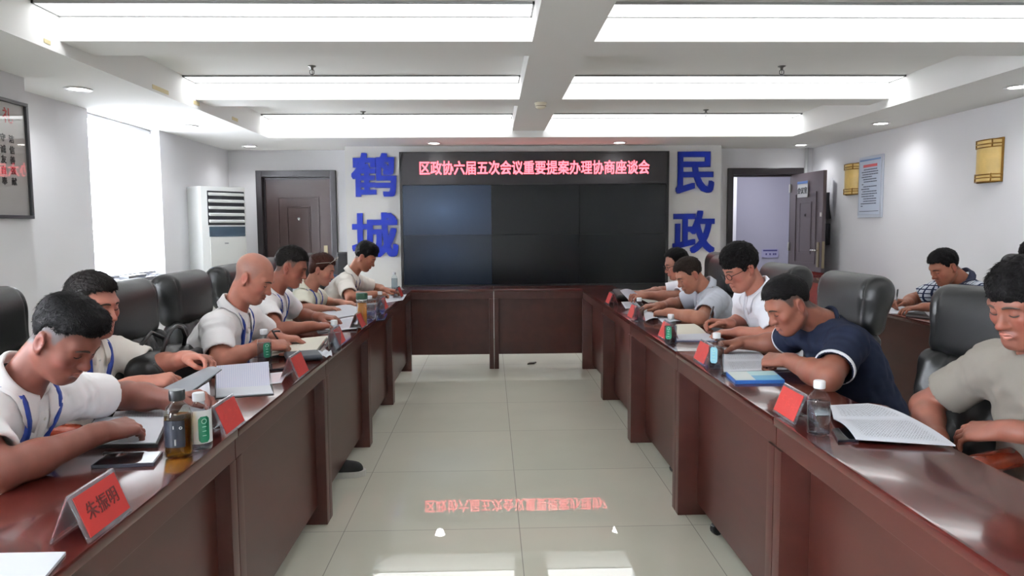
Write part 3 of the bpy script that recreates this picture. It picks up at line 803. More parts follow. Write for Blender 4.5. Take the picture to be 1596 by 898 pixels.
def table(label, x_in, depth_sign, y0, y1, loc_along='Y', panel_gap=0.06):
    """long row unit: inner (aisle) edge at x_in, top reaching away from the aisle"""
    t = thing('conference_table', label, 'table', (x_in, y0, 0), 0, 'conference tables')
    L = y1-y0; s = depth_sign; D = TDEP
    def X(a): return s*a
    def bxs(b, a0, a1, lo_y, hi_y, z0, z1, bev=0.004):
        xa, xb = sorted((X(a0), X(a1))); b.box((xa, lo_y, z0), (xb, hi_y, z1), bevel=bev)
    g = 0.0015
    b = MB(); bxs(b, 0, D, g, L-g, ZT-0.028, ZT, 0.008); b.build('tabletop', TOPW, t, auto=0.6)
    b = MB(); bxs(b, 0.012, 0.032, g+0.001, L-g-0.001, ZT-0.095, ZT-0.0285, 0.002); b.build('apron', SIDEW, t)
    for k, (a, c) in enumerate(((g, 0.055), (L-0.055, L-g))):
        b = MB(); bxs(b, 0.010 if s < 0 else 0.006, D-0.03, a, c, 0.0, ZT-0.0285 if False else ZT-0.096, 0.004); bxs(b, 0.034, D-0.03, a+0.001, c-0.001, ZT-0.0965, ZT-0.0285, 0.0)
        b.build('leg', SIDEW, t, auto=0.6)
    pr = 0.055 if s < 0 else 0.10
    b = MB(); bxs(b, pr, pr+0.018, 0.0555, L-0.0555, panel_gap, ZT-0.03, 0.002); b.build('modesty_panel', SIDEW, t)
    return t
YJ_L = [0.98, 2.16, 3.365, 4.56, 5.66, 6.985]
nmL = ['nearest the camera', 'second from the camera, between the nearest red placards', 'third from the camera, with the open notebook', 'fourth from the camera', 'last before the screen']
for i in range(5): table('dark red table of the left row, ' + nmL[i], XTL, -1, YJ_L[i], YJ_L[i+1], panel_gap=0.09)
YJ_R = [1.0, 2.2, 3.40, 4.57, 5.72, 6.99]
nmR = ['nearest the camera, with the large open document', 'second from the camera, with the blue booklet', 'third from the camera', 'fourth from the camera', 'last before the screen']
for i in range(5): table('dark red table of the right row, ' + nmR[i], XTR, 1, YJ_R[i], YJ_R[i+1])
def cross_table(label, x0, x1):
    t = thing('conference_table', label, 'table', (x0, 7.0, 0), 0, 'conference tables')
    L = x1-x0; D = 0.355
    MB().box((0.0015, 0, ZT-0.028), (L-0.0015, D, ZT), bevel=0.008).build('tabletop', TOPW, t, auto=0.6)
    MB().box((0.003, 0.012, ZT-0.095), (L-0.003, 0.032, ZT-0.0285), bevel=0.002).build('apron', SIDEW, t)
    for a, c in ((0.0015, 0.045), (L-0.045, L-0.0015)):
        b = MB(); b.box((a, 0.006, 0), (c, D-0.03, ZT-0.096), bevel=0.004); b.box((a+0.001, 0.034, ZT-0.0965), (c-0.001, D-0.03, ZT-0.0285)); b.build('leg', SIDEW, t)
    MB().box((0.0455, 0.07, 0.135), (L-0.0455, 0.088, ZT-0.03), bevel=0.002).build('modesty_panel', SIDEW, t)
    return t
cross_table('dark red conference table across the far end, left half below the screen', -1.14, 0.026)
tt_ = cross_table('dark red conference table across the far end, right half below the screen', 0.028, 1.24)
tag(MB().box((-0.003, -0.004, 0), (0.003, 0, 0.20)).build('steel_strip', STEEL), 'thin steel strip standing at the joint of the two far tables', 'strip').location = (0.03, 7.003, 0.07)
tag(MB().lathe([(0.0, 0.012), (0.045, 0.012), (0.05, 0.006), (0.05, 0.0)], 4, Rz(math.pi/4) @ Matrix.Diagonal((1.4, 0.7, 1, 1))).build('floor_socket', mat('socket_dark', (52, 46, 42), 0.4, 0.5)), 'small dark floor socket under the far right table', 'socket').location = tuple(atz(829, 567, 0))

# ---------------------------------------------------------------- executive chairs
LEATHER = mat('black_leather', (20, 21, 22), 0.40, spec=0.5, bump=(90, 0.12, 0.002), vary=(5, 0.10))
CHWOOD = wood('chair_wood', (96, 34, 22), (128, 52, 32), 0.2, (8, 8, 3), 0.4)
def make_chair():
    """faces +X; backrest rises at x<0; origin on the floor under the seat"""
    t = thing('executive_chair', '', 'chair')
    seat = [bx((0.0, 0, 0.425), (0.27, 0.26, 0.06), 0.05), el((0.02, 0, 0.465), (0.24, 0.22, 0.045), k=0.04), rc((0.24, -0.2, 0.43), (0.24, 0.2, 0.43), 0.055, 0.055, 0.04)]
    for y in (-0.09, 0.09): seat.append(rc((-0.18, y, 0.52), (0.2, y, 0.515), 0.012, 0.012, 0.02, True))
    v, f = sdf_mesh(seat, 0.009); np_mesh('seat', v, f, LEATHER, t)
    tilt = math.radians(9)
    Rb = np.array([[math.cos(tilt), 0, -math.sin(tilt)], [0, 1, 0], [math.sin(tilt), 0, math.cos(tilt)]])
    o = V(-0.25, 0, 0.44)
    def B(x, y, z): return o+Rb@V(x, y, z)
    body = [bx(B(0, 0, 0.24), (0.045, 0.25, 0.25), 0.04, Rb, 0.03), el(B(0.045, 0, 0.13), (0.05, 0.19, 0.12), Rb, 0.04), el(B(0.035, 0, 0.34), (0.04, 0.18, 0.14), Rb, 0.05)]
    for s in (-1, 1): body.append(rc(B(0.03, s*0.225, 0.05), B(0.03, s*0.225, 0.45), 0.045, 0.045, 0.02))
    for s in (-1, 1): body.append(rc(B(0.085, s*0.165, 0.02), B(0.075, s*0.165, 0.45), 0.010, 0.010, 0.015, True))
    for zz, amp in ((0.24, 0.012),): body.append(rc(B(0.098, -0.14, zz), B(0.098, 0.14, zz), amp, amp, 0.02, True))
    v, f = sdf_mesh(body, 0.008, waves(5, 0.05, 0.12, 8, 0.0034, (1, 0.5, 1.8))); np_mesh('backrest', v, f, LEATHER, t)
    head = [bx(B(0.0, 0, 0.60), (0.052, 0.262, 0.125), 0.05, Rb, 0.02), rc(B(0.004, -0.195, 0.655), B(0.004, 0.195, 0.655), 0.060, 0.060, 0.06), el(B(0.035, 0, 0.585), (0.035, 0.20, 0.10), Rb, 0.05)]
    for s in (-1, 1): head.append(rc(B(0.066, s*0.215, 0.47), B(0.066, s*0.215, 0.74), 0.006, 0.006, 0.014, True))
    v, f = sdf_mesh(head, 0.008); np_mesh('headrest', v, f, LEATHER, t)
    for s in (-1, 1):
        pts = [(-0.27, s*0.27, 0.53), (-0.23, s*0.282, 0.65), (-0.10, s*0.288, 0.712), (0.08, s*0.29, 0.716), (0.19, s*0.288, 0.698), (0.225, s*0.284, 0.64), (0.20, s*0.278, 0.53), (0.14, s*0.268, 0.42)]
        sp = []
        P = [np.array(p) for p in pts]
        for i in range(len(P)-1):
            p0, p1, p2, p3 = P[max(i-1, 0)], P[i], P[i+1], P[min(i+2, len(P)-1)]
            for u in np.linspace(0, 1, 6)[:-1]:
                sp.append(0.5*((2*p1)+(-p0+p2)*u+(2*p0-5*p1+4*p2-p3)*u*u+(-p0+3*p1-3*p2+p3)*u**3))
        sp.append(P[-1])
        arm = [rc(sp[i], sp[i+1], 0.024 if 8 < i < 24 else 0.02, 0.024 if 8 < i+1 < 24 else 0.02, 0.012) for i in range(len(sp)-1)]
        arm.append(bx((0.04, s*0.289, 0.718), (0.13, 0.034, 0.018), 0.016, k=0.02))
        v, f = sdf_mesh(arm, 0.008); np_mesh('armrest', v, f, CHWOOD, t)
    MB().lathe([(0.03, 0.10), (0.03, 0.24), (0.022, 0.24), (0.022, 0.37), (0.09, 0.372), (0.09, 0.385)], 16).build('column', mat('chair_steel', (60, 60, 62), 0.35, 0.8), t, smooth=True)
    for i in range(5):
        a = 2*math.pi*i/5+0.3
        b = MB(); M = Rz(a)
        b.prism([(0.02, -0.028), (0.30, -0.02), (0.31, 0.0), (0.30, 0.02), (0.02, 0.028)], 0.075, 0.105, M)
        lg = b.build('base_leg', CHWOOD, t)
        cb = MB(); c0 = M @ Vector((0.29, -0.016, 0.03)); c1 = M @ Vector((0.29, 0.016, 0.03))
        d = (c1-c0)
        cb.tube([c0, c0+d*0.12, c0+d*0.88, c1], [0.024, 0.029, 0.029, 0.024], 14); cb.tube([M @ Vector((0.29, 0, 0.05)), M @ Vector((0.29, 0, 0.078))], 0.008, 8)
        cb.build('caster', DARK, lg, smooth=False)
    return t
CHAIR = make_chair(); CHAIR.scale = (1, 0.94, 1)
CH_SPOTS = [  # x, y, facing degrees, label
    (-1.42, 1.92, 0, 'black leather chair under the man writing at the front left'),
    (-1.53, 2.66, 0, 'black leather chair under the man reading the grey folder'),
    (-1.22, 3.09, 0, 'empty black leather chair holding the black handbag beside the bald man'),
    (-1.22, 3.73, 0, 'black leather chair under the bald man, its back in front of the air conditioner'),
    (-1.24, 4.46, 0, 'black leather chair under the man with the bracelet, mostly hidden by the bald man'),
    (-1.30, 5.35, 0, 'black leather chair under the woman in the pale jacket'),
    (-1.25, 6.30, 0, 'black leather chair under the young man below the blue characters'),
    (1.50, 5.78, 180, 'black leather chair under the far right man with glasses'),
    (1.32, 5.08, 180, 'black leather chair behind the man in the grey shirt'),
    (1.30, 4.02, 180, 'black leather chair behind the man in the bright white shirt'),
    (1.28, 3.20, 180, 'black leather chair behind the man in the navy t-shirt'),
    (1.39, 2.23, 201, 'black leather chair with wood arms under the man in the grey t-shirt'),
    (3.42, 4.95, 180, 'black leather chair under the man in the checked shirt by the right wall'),
    (3.50, 4.20, 180, 'black leather chair by the right wall at the right edge of the photo'),
]
for i, (x, y, a, lb) in enumerate(CH_SPOTS):
    if i == 0:
        CHAIR.location = (x, y, 0); CHAIR.rotation_euler = (0, 0, math.radians(a)); CHAIR['label'] = lb; CHAIR['group'] = 'black leather chairs'
    else: dup(CHAIR, (x, y, 0), math.radians(a), lb)

# ---------------------------------------------------------------- side tables along the right wall
t = thing('side_table', 'dark red side table in front of the man in the checked shirt', 'table', (2.74, 3.55, 0))
L = 1.95
MB().box((0, 0, 0.742), (0.42, L, 0.77), bevel=0.007).build('tabletop', TOPW, t, auto=0.6)
MB().box((0.025, 0.06, 0.05), (0.043, L-0.06, 0.7415), bevel=0.002).build('front_panel', SIDEW, t)
for a, c in ((0.0, 0.058), (L-0.058, L)): MB().box((0.012, a, 0), (0.39, c, 0.7415), bevel=0.004).build('leg', SIDEW, t)
t = thing('side_table', 'red brown desk with a raised rim in the back right corner by the open door', 'table', (3.44, 7.35, 0))
MB().box((0, 0, 0.772), (0.62, 1.0, 0.80), bevel=0.007).build('tabletop', TOPW, t, auto=0.6)
REDW = wood('red_wood', (98, 24, 22), (122, 34, 30), 0.3)
b = MB(); pl = []
for i in range(13):
    u = i/12; pl.append((u*0.62, 0.80+0.05*math.sin(math.pi*min(1, u*1.2+0.12))**0.6))
poly = [(0, 0.8005)]+pl+[(0.62, 0.8005)]
b.prism(poly, -1.0, -0.978, Matrix.Rotation(math.pi/2, 4, 'X')); b.build('rim', REDW, t)
MB().box((0.03, 0.02, 0.05), (0.59, 0.04, 0.7715), bevel=0.003).build('front_panel', REDW, t)
MB().box((0.0, 0.0405, 0.05), (0.02, 0.98, 0.7715), bevel=0.003).build('side_panel', REDW, t)
MB().box((0.60, 0.0405, 0.05), (0.62, 0.98, 0.7715), bevel=0.003).build('side_panel', REDW, t)
MB().box((0.0, 0.0, 0.0), (0.62, 1.0, 0.049), bevel=0.003).build('plinth', SIDEW, t)
b = MB(); b.box((-0.11, -0.08, 0), (0.11, 0.08, 0.012)); tag(b.build('paper_stack', mat('paper_white', (232, 234, 240))), 'small white paper stack on the red desk in the back right corner', 'paper').location = (3.78, 7.75, 0.8005)

# ---------------------------------------------------------------- air conditioner
a = math.radians(50)
n_ = V(math.sin(a), -math.cos(a), 0); u_ = V(math.cos(a), math.sin(a), 0)
t = thing('air_conditioner', 'tall white floor-standing air conditioner in the left back corner', 'air conditioner', (0, 0, 0))
FL = aty(312, 300, 7.87); FL[2] = 0
ctr = FL+u_*0.265-n_*0.12
t.location = tuple(ctr); t.rotation_euler = (0, 0, a)
ACW = mat('ac_white', (224, 226, 224), 0.3, spec=0.5); ACG = mat('ac_grey', (188, 190, 190), 0.35)
HW, HD, HT = 0.265, 0.12, 1.845
b = MB(); b.box((-HW, -HD, 0.06), (HW, HD+0.06, HT), bevel=0.022); b.build('body', ACW, t, auto=0.5)
MB().box((-HW+0.01, -HD+0.01, 0), (HW-0.01, HD+0.05, 0.062), bevel=0.004).build('plinth', ACG, t)
MB().box((-HW+0.075, -HD-0.004, HT-0.42), (HW-0.02, -HD+0.002, HT-0.05), bevel=0.002).build('outlet', DARK, t)
for i in range(5):
    z = HT-0.085-i*0.073
    MB().cbox((0.027, -HD-0.012, z), (2*HW-0.115, 0.03, 0.024), Matrix.Translation((0, -HD-0.012, z)) @ Matrix.Rotation(0.5, 4, 'X') @ Matrix.Translation((0, HD+0.012, -z)), 0.004).build('louver', ACW, t)
MB().box((-HW+0.085, -HD-0.006, HT-0.545), (HW-0.02, -HD+0.001, HT-0.435), bevel=0.003).build('display', mat('ac_display', (44, 60, 72), 0.12), t)
MB().box((-HW+0.09, -HD-0.007, 0.45), (HW-0.02, -HD+0.001, HT-0.55), bevel=0.004).build('front_panel', mat('ac_panel', (206, 207, 203), 0.35), t)
MB().box((-HW+0.09, -HD-0.007, 0.08), (HW-0.02, -HD+0.001, 0.446), bevel=0.004).build('grille_panel', mat('ac_panel', (206, 207, 203)), t)
MB().box((-0.01, -HD-0.009, HT-0.625), (0.035, -HD-0.006, HT-0.612)).build('badge', mat('badge_grey', (120, 122, 124), 0.4), t)

# ---------------------------------------------------------------- printer corner left of the screen wall
t = thing('side_cabinet', 'black low cabinet with the grey printer on it, behind the woman', 'cabinet', (-1.95, 7.22, 0))
MB().box((-0.32, -0.24, 0.05), (0.32, 0.24, 0.62), bevel=0.006).build('body', mat('black_laminate', (22, 22, 24), 0.35), t)
MB().box((-0.30, -0.22, 0), (0.30, 0.22, 0.05)).build('plinth', DARK, t)
for x0_, x1_ in ((-0.315, -0.003), (0.003, 0.315)):
    d = MB().box((x0_, -0.256, 0.07), (x1_, -0.2405, 0.61), bevel=0.003).build('door', mat('black_laminate', (22, 22, 24)), t)
    MB().cbox((x1_-0.03 if x0_ < -0.1 else x0_+0.03, -0.262, 0.36), (0.012, 0.014, 0.1), bevel=0.003).build('handle', STEEL, d)
t = thing('printer', 'grey office printer with a paper slot behind the woman in the pale jacket', 'printer', (-1.68, 7.12, 0.621))
PG = mat('printer_grey', (176, 180, 184), 0.4)
MB().box((-0.21, -0.18, 0), (0.21, 0.18, 0.13), bevel=0.012).build('base', PG, t, auto=0.6)
MB().box((-0.21, -0.18, 0.133), (0.21, 0.18, 0.24), bevel=0.014).build('scanner', mat('printer_light', (206, 209, 212), 0.4), t, auto=0.6)
MB().box((-0.16, -0.184, 0.06), (0.16, -0.178, 0.10)).build('paper_slot', DARK, t)
MB().cbox((0.12, -0.185, 0.19), (0.14, 0.012, 0.05), bevel=0.003).build('control_panel', mat('printer_blue', (60, 84, 110), 0.3), t)
t = thing('monitor', 'black computer monitor standing in front of the left brown door', 'monitor', (-2.16, 7.30, 0.62), math.radians(18))
MB().box((-0.28, -0.015, 0.12), (0.28, 0.02, 0.48), bevel=0.006).build('housing', mat('black_gloss', (24, 24, 27), 0.3), t)
MB().box((-0.27, -0.018, 0.14), (0.27, -0.0145, 0.47)).build('screen', mat('screen_off', (52, 52, 56), 0.25), t)
MB().box((-0.03, 0.02, 0.01), (0.03, 0.045, 0.25), bevel=0.004).build('stand', DARK, t)
MB().box((-0.12, -0.07, 0), (0.12, 0.10, 0.012), bevel=0.004).build('foot', DARK, t)
t = thing('speaker', 'slim black speaker standing against the screen wall beside the left door', 'speaker', (-1.82, 9.05, 0), 0)
MB().box((-0.065, -0.09, 0.25), (0.065, 0.09, 1.09), bevel=0.008).build('housing', mat('black_gloss', (24, 24, 27)), t)
MB().box((-0.055, -0.094, 0.30), (0.055, -0.0895, 1.07)).build('grille', mat('speaker_cloth', (30, 30, 32), 0.9), t)
MB().box((-0.03, -0.03, 0.02), (0.03, 0.03, 0.25)).build('stand', DARK, t); MB().box((-0.11, -0.1, 0), (0.11, 0.1, 0.02), bevel=0.004).build('foot', DARK, t)
b = MB(); rr = random.Random(5)
for j in range(3):
    pts = [(-1.66+0.05*math.sin(i*1.3+j)+0.012*i, 6.90+0.03*math.cos(i*0.9+j*2), 0.885+0.03*math.sin(i*0.7+j*1.9)+0.02*j) for i in range(12)]
    b.tube(pts, 0.007, 6)
tag(b.build('cable_bundle', mat('cable_blue', (42, 66, 104), 0.4), smooth=True), 'tangle of dark blue cables lying on the grey printer', 'cable').location = (0, 0.2, 0.0)
# ================================================================== people
SKIN = bpy.data.materials.new('skin'); SKIN.use_nodes = True
def _skin():
    nt = SKIN.node_tree; p = nt.nodes['Principled BSDF']
    a = nt.nodes.new('ShaderNodeAttribute'); a.attribute_name = 'tint'
    tc = nt.nodes.new('ShaderNodeTexCoord'); n = nt.nodes.new('ShaderNodeTexNoise'); n.inputs['Scale'].default_value = 28; n.inputs['Detail'].default_value = 4
    mr = nt.nodes.new('ShaderNodeMapRange'); mr.inputs[1].default_value = 0.3; mr.inputs[2].default_value = 0.7; mr.inputs[3].default_value = 0.93; mr.inputs[4].default_value = 1.07
    mx = nt.nodes.new('ShaderNodeMix'); mx.data_type = 'RGBA'; mx.blend_type = 'MULTIPLY'; mx.inputs[0].default_value = 1
    nt.links.new(tc.outputs['Object'], n.inputs[0]); nt.links.new(n.outputs[0], mr.inputs[0]); nt.links.new(a.outputs['Color'], mx.inputs[6]); nt.links.new(mr.outputs[0], mx.inputs[7])
    nt.links.new(mx.outputs[2], p.inputs['Base Color'])
    p.inputs['Roughness'].default_value = 0.46; p.inputs['Specular IOR Level'].default_value = 0.4
    p.inputs['Subsurface Weight'].default_value = 0.08; p.inputs['Subsurface Radius'].default_value = (0.9, 0.35, 0.2); p.inputs['Subsurface Scale'].default_value = 0.01
    n2 = nt.nodes.new('ShaderNodeTexNoise'); n2.inputs['Scale'].default_value = 260; bp = nt.nodes.new('ShaderNodeBump'); bp.inputs['Strength'].default_value = 0.06; bp.inputs['Distance'].default_value = 0.002
    nt.links.new(tc.outputs['Object'], n2.inputs[0]); nt.links.new(n2.outputs[0], bp.inputs['Height']); nt.links.new(bp.outputs[0], p.inputs['Normal'])
_skin()
def hair_mat(name, rgb):
    if name in MATS: return MATS[name]
    m = mat(name, rgb, 0.55, spec=0.09); nt = m.node_tree; p = nt.nodes['Principled BSDF']
    tc = nt.nodes.new('ShaderNodeTexCoord'); mp = nt.nodes.new('ShaderNodeMapping'); mp.inputs['Scale'].default_value = (40, 240, 120)
    n = nt.nodes.new('ShaderNodeTexNoise'); n.inputs['Scale'].default_value = 1.5; n.inputs['Detail'].default_value = 4
    bp = nt.nodes.new('ShaderNodeBump'); bp.inputs['Strength'].default_value = 0.55; bp.inputs['Distance'].default_value = 0.006
    nt.links.new(tc.outputs['Object'], mp.inputs[0]); nt.links.new(mp.outputs[0], n.inputs[0]); nt.links.new(n.outputs[0], bp.inputs['Height']); nt.links.new(bp.outputs[0], p.inputs['Normal'])
    return m
SHIRT_W = mat('shirt_white', (243, 241, 243), 0.85, spec=0.15, bump=(420, 0.10, 0.001))
SHIRT_C = mat('shirt_cream', (240, 235, 228), 0.85, spec=0.15, bump=(420, 0.10, 0.001))
SHIRT_B = mat('shirt_bright', (240, 242, 250), 0.85, spec=0.15, bump=(420, 0.10, 0.001))
SHIRT_G = mat('shirt_grey', (192, 196, 206), 0.85, spec=0.15, bump=(420, 0.10, 0.001))
SHIRT_J = mat('jacket_pale', (240, 238, 222), 0.8, spec=0.2, bump=(420, 0.08, 0.001))
NAVY = mat('tshirt_navy', (30, 36, 54), 0.9, spec=0.1, bump=(380, 0.12, 0.001))
GREYT = mat('tshirt_grey', (134, 128, 120), 0.9, spec=0.1, bump=(380, 0.12, 0.001))
CUFF = mat('cuff_white', (220, 222, 226), 0.8)
PANTS = mat('trousers_dark', (32, 33, 40), 0.85, spec=0.15)
SHOE = mat('shoe_black', (22, 22, 24), 0.6); SOLE = mat('shoe_sole', (205, 204, 200), 0.6)
LANY = mat('lanyard_blue', (34, 62, 150), 0.55)
BROW = mat('brow', (62, 48, 42), 0.8); LASH = mat('lash', (34, 24, 22), 0.6); LIP = mat('lip', (168, 106, 92), 0.5); LIPLINE = mat('lip_line', (112, 64, 56), 0.6)
BLACKM = mat('glasses_frame', (30, 30, 32), 0.25)
def check_mat():
    m = mat('shirt_check', (60, 66, 92), 0.85, spec=0.15); nt = m.node_tree; p = nt.nodes['Principled BSDF']
    tc = nt.nodes.new('ShaderNodeTexCoord'); sp = nt.nodes.new('ShaderNodeSeparateXYZ'); nt.links.new(tc.outputs['Object'], sp.inputs[0])
    outs = []
    for ax, f in ((1, 34.0), (2, 34.0)):
        mu = nt.nodes.new('ShaderNodeMath'); mu.operation = 'MULTIPLY'; mu.inputs[1].default_value = f; nt.links.new(sp.outputs[ax], mu.inputs[0])
        fr = nt.nodes.new('ShaderNodeMath'); fr.operation = 'FRACT'; nt.links.new(mu.outputs[0], fr.inputs[0])
        gt = nt.nodes.new('ShaderNodeMath'); gt.operation = 'LESS_THAN'; gt.inputs[1].default_value = 0.27; nt.links.new(fr.outputs[0], gt.inputs[0]); outs.append(gt)
    mx = nt.nodes.new('ShaderNodeMath'); mx.operation = 'MAXIMUM'; nt.links.new(outs[0].outputs[0], mx.inputs[0]); nt.links.new(outs[1].outputs[0], mx.inputs[1])
    cm = nt.nodes.new('ShaderNodeMix'); cm.data_type = 'RGBA'; cm.inputs[6].default_value = (*lin((196, 202, 210)), 1); cm.inputs[7].default_value = (*lin((38, 46, 74)), 1)
    nt.links.new(mx.outputs[0], cm.inputs[0]); nt.links.new(cm.outputs[2], p.inputs['Base Color'])
    return m
CHECK = check_mat()

def rotaxis(v, ax, a):
    ax = nrm(ax); return v*math.cos(a)+np.cross(ax, v)*math.sin(a)+ax*(ax@v)*(1-math.cos(a))
POSES = {'rest': ((18, 28, 16), (18, 30, 18), (20, 32, 18), (22, 32, 18)), 'flat': ((6, 12, 8), (6, 12, 8), (6, 14, 8), (8, 14, 8)),
         'pen': ((38, 52, 18), (48, 66, 24), (56, 76, 34), (60, 78, 36)), 'fist': ((58, 74, 40), (62, 80, 44), (64, 80, 44), (64, 78, 42)), 'hold': ((30, 40, 20), (32, 44, 22), (34, 46, 22), (36, 46, 22))}
def hand_prims(wr, d, up, hand, pose, s=1.0):
    d = nrm(d); up = np.asarray(up, float); up = nrm(up-d*(up@d)); side = np.cross(up, d)*(1 if hand == 'R' else -1)   # towards the thumb
    F = np.stack([d, side, up], 1)
    def X(x, y, z): return np.asarray(wr)+F@(V(x, y, z)*s)
    pr = [el(X(0.05, 0.0, -0.002), V(0.052, 0.039, 0.0155)*s, F, 0.01), rc(X(-0.03, 0, 0), X(0.02, 0, 0), 0.0255*s, 0.024*s, 0.02)]
    ys = (0.0315, 0.0105, -0.0105, -0.0295); xs = (0.092, 0.096, 0.091, 0.082); ln = (0.075, 0.082, 0.076, 0.060); rd = (0.0090, 0.0094, 0.0089, 0.0079)
    for i in range(4):
        m = X(xs[i], ys[i], 0.002)
        pr.append(rc(X(0.015, ys[i]*0.55, 0.0), m, 0.013*s, 0.0115*s, 0.012))
        splay = math.radians((5, 1, -3, -8)[i])
        ax = side*1.0
        cur = 0.0; p = m
        base = d*math.cos(splay)+side*math.sin(splay)
        for j, fr in enumerate((0.46, 0.30, 0.24)):
            cur += math.radians(POSES[pose][i][j])
            v = base*math.cos(cur)-up*math.sin(cur)
            q = p+v*ln[i]*fr*s
            pr.append(rc(p, q, (rd[i]-0.0004*j)*s, (rd[i]-0.0004*(j+1))*s, 0.0035 if j else 0.006)); p = q
    if pose in ('pen', 'fist', 'hold'): tp = ((0.022, 0.026, -0.010), (0.060, 0.046, -0.024), (0.088, 0.040, -0.038), (0.108, 0.026, -0.044))
    else: tp = ((0.022, 0.026, -0.008), (0.058, 0.052, -0.014), (0.086, 0.060, -0.018), (0.108, 0.060, -0.020))
    for j in range(3): pr.append(rc(X(*tp[j]), X(*tp[j+1]), (0.0155, 0.0115, 0.0098)[j]*s, (0.0115, 0.0098, 0.0082)[j]*s, 0.010 if j == 0 else 0.004))
    return pr, X

def head_prims(hc, Rh, s, o):
    def X(x, y, z): return np.asarray(hc)+Rh@(V(x, y, z)*s)
    w = o.get('face_w', 1.0); ch = o.get('chin', 0.0)
    p = [el(X(-0.012, 0, 0.036), V(0.093, 0.076, 0.082)*s, Rh, 0.02),
         el(X(0.028, 0, -0.018), V(0.061, 0.063*w, 0.088)*s, Rh, 0.03),
         el(X(0.036, 0, -0.070), V(0.048, 0.053*w, 0.042)*s, Rh, 0.025),
         rc(X(0.070, -0.011, -0.099-ch), X(0.070, 0.011, -0.099-ch), 0.0175*s, 0.0175*s, 0.028)]
    for q in (-1, 1):
        p.append(rc(X(-0.004, q*0.054*w, -0.050), X(0.055, q*0.020, -0.098-ch), 0.0185*s, 0.015*s, 0.025))
        p.append(el(X(0.058, q*0.041*w, -0.022), V(0.024, 0.022, 0.022)*s, Rh, 0.02))
        p.append(rc(X(0.083, q*0.010, 0.023), X(0.070, q*0.045, 0.025), 0.009*s, 0.009*s, 0.02))
        p.append(el(X(0.092, q*0.031, 0.003), V(0.016, 0.017, 0.0115)*s, Rh, 0.012, True))
        p.append(el(X(0.0705, q*0.0315, 0.001), V(0.0165, 0.0165, 0.0125)*s, Rh, 0.006))
    p += [rc(X(0.082, 0, 0.010), X(0.102, 0, -0.030), 0.0085*s, 0.0115*s, 0.012), el(X(0.105, 0, -0.034), V(0.0125, 0.0125, 0.0105)*s, Rh, 0.008)]
    for q in (-1, 1):
        p.append(el(X(0.092, q*0.0125, -0.037), V(0.0115, 0.0082, 0.0085)*s, Rh, 0.006))
        p.append(rc(X(0.084, q*0.021, -0.0645), X(0.0910, q*0.005, -0.0595), 0.005*s, 0.0062*s, 0.010))
        p.append(rc(X(0.083, q*0.018, -0.0675), X(0.0890, 0, -0.0715), 0.0048*s, 0.0066*s, 0.010))
    p.append(rc(X(0.0965, -0.015, -0.0655), X(0.0965, 0.015, -0.0655), 0.0022*s, 0.0022*s, 0.004, True))
    p.append(rc(X(0.094, -0.012, -0.084), X(0.094, 0.012, -0.084), 0.005*s, 0.005*s, 0.012, True))
    for q in (-1, 1):
        t = math.radians(14)
        Re = Rh@np.array([[math.cos(t), q*-0.30, -math.sin(t)], [q*0.30, 1, 0], [math.sin(t), 0, math.cos(t)]])
        Re = np.linalg.qr(Re)[0]*np.sign(np.diag(np.linalg.qr(Re)[1]))
        p.append(el(X(-0.012, q*0.0815, -0.008), V(0.0205, 0.0085, 0.0335)*s, Re, 0.006))
        p.append(el(X(-0.006, q*0.090, -0.006), V(0.0115, 0.006, 0.0195)*s, Re, 0.004, True))
        p.append(el(X(-0.003, q*0.079, -0.036), V(0.009, 0.006, 0.010)*s, Re, 0.006))
    return p, X

HL_X = np.array([-0.13, -0.075, -0.045, -0.030, -0.018, 0.004, 0.014, 0.026, 0.036, 0.052, 0.072, 0.12])
HL = {'short': np.array([-0.066, -0.060, -0.042, 0.000, 0.026, 0.030, 0.006, 0.004, 0.040, 0.066, 0.074, 0.072]),
      'crew': np.array([-0.040, -0.034, -0.012, 0.022, 0.046, 0.052, 0.048, 0.046, 0.054, 0.066, 0.073, 0.071]),
      'thick': np.array([-0.074, -0.068, -0.050, -0.006, 0.020, 0.024, -0.006, -0.004, 0.030, 0.050, 0.055, 0.052]),
      'fringe': np.array([-0.074, -0.068, -0.050, -0.010, 0.010, 0.012, -0.016, -0.012, 0.018, 0.030, 0.032, 0.030]),
      'receding': np.array([-0.066, -0.060, -0.042, 0.000, 0.026, 0.030, 0.006, 0.006, 0.050, 0.082, 0.090, 0.090]),
      'woman': np.array([-0.090, -0.080, -0.062, -0.018, -0.002, 0.004, -0.010, 0.000, 0.034, 0.062, 0.072, 0.070])}
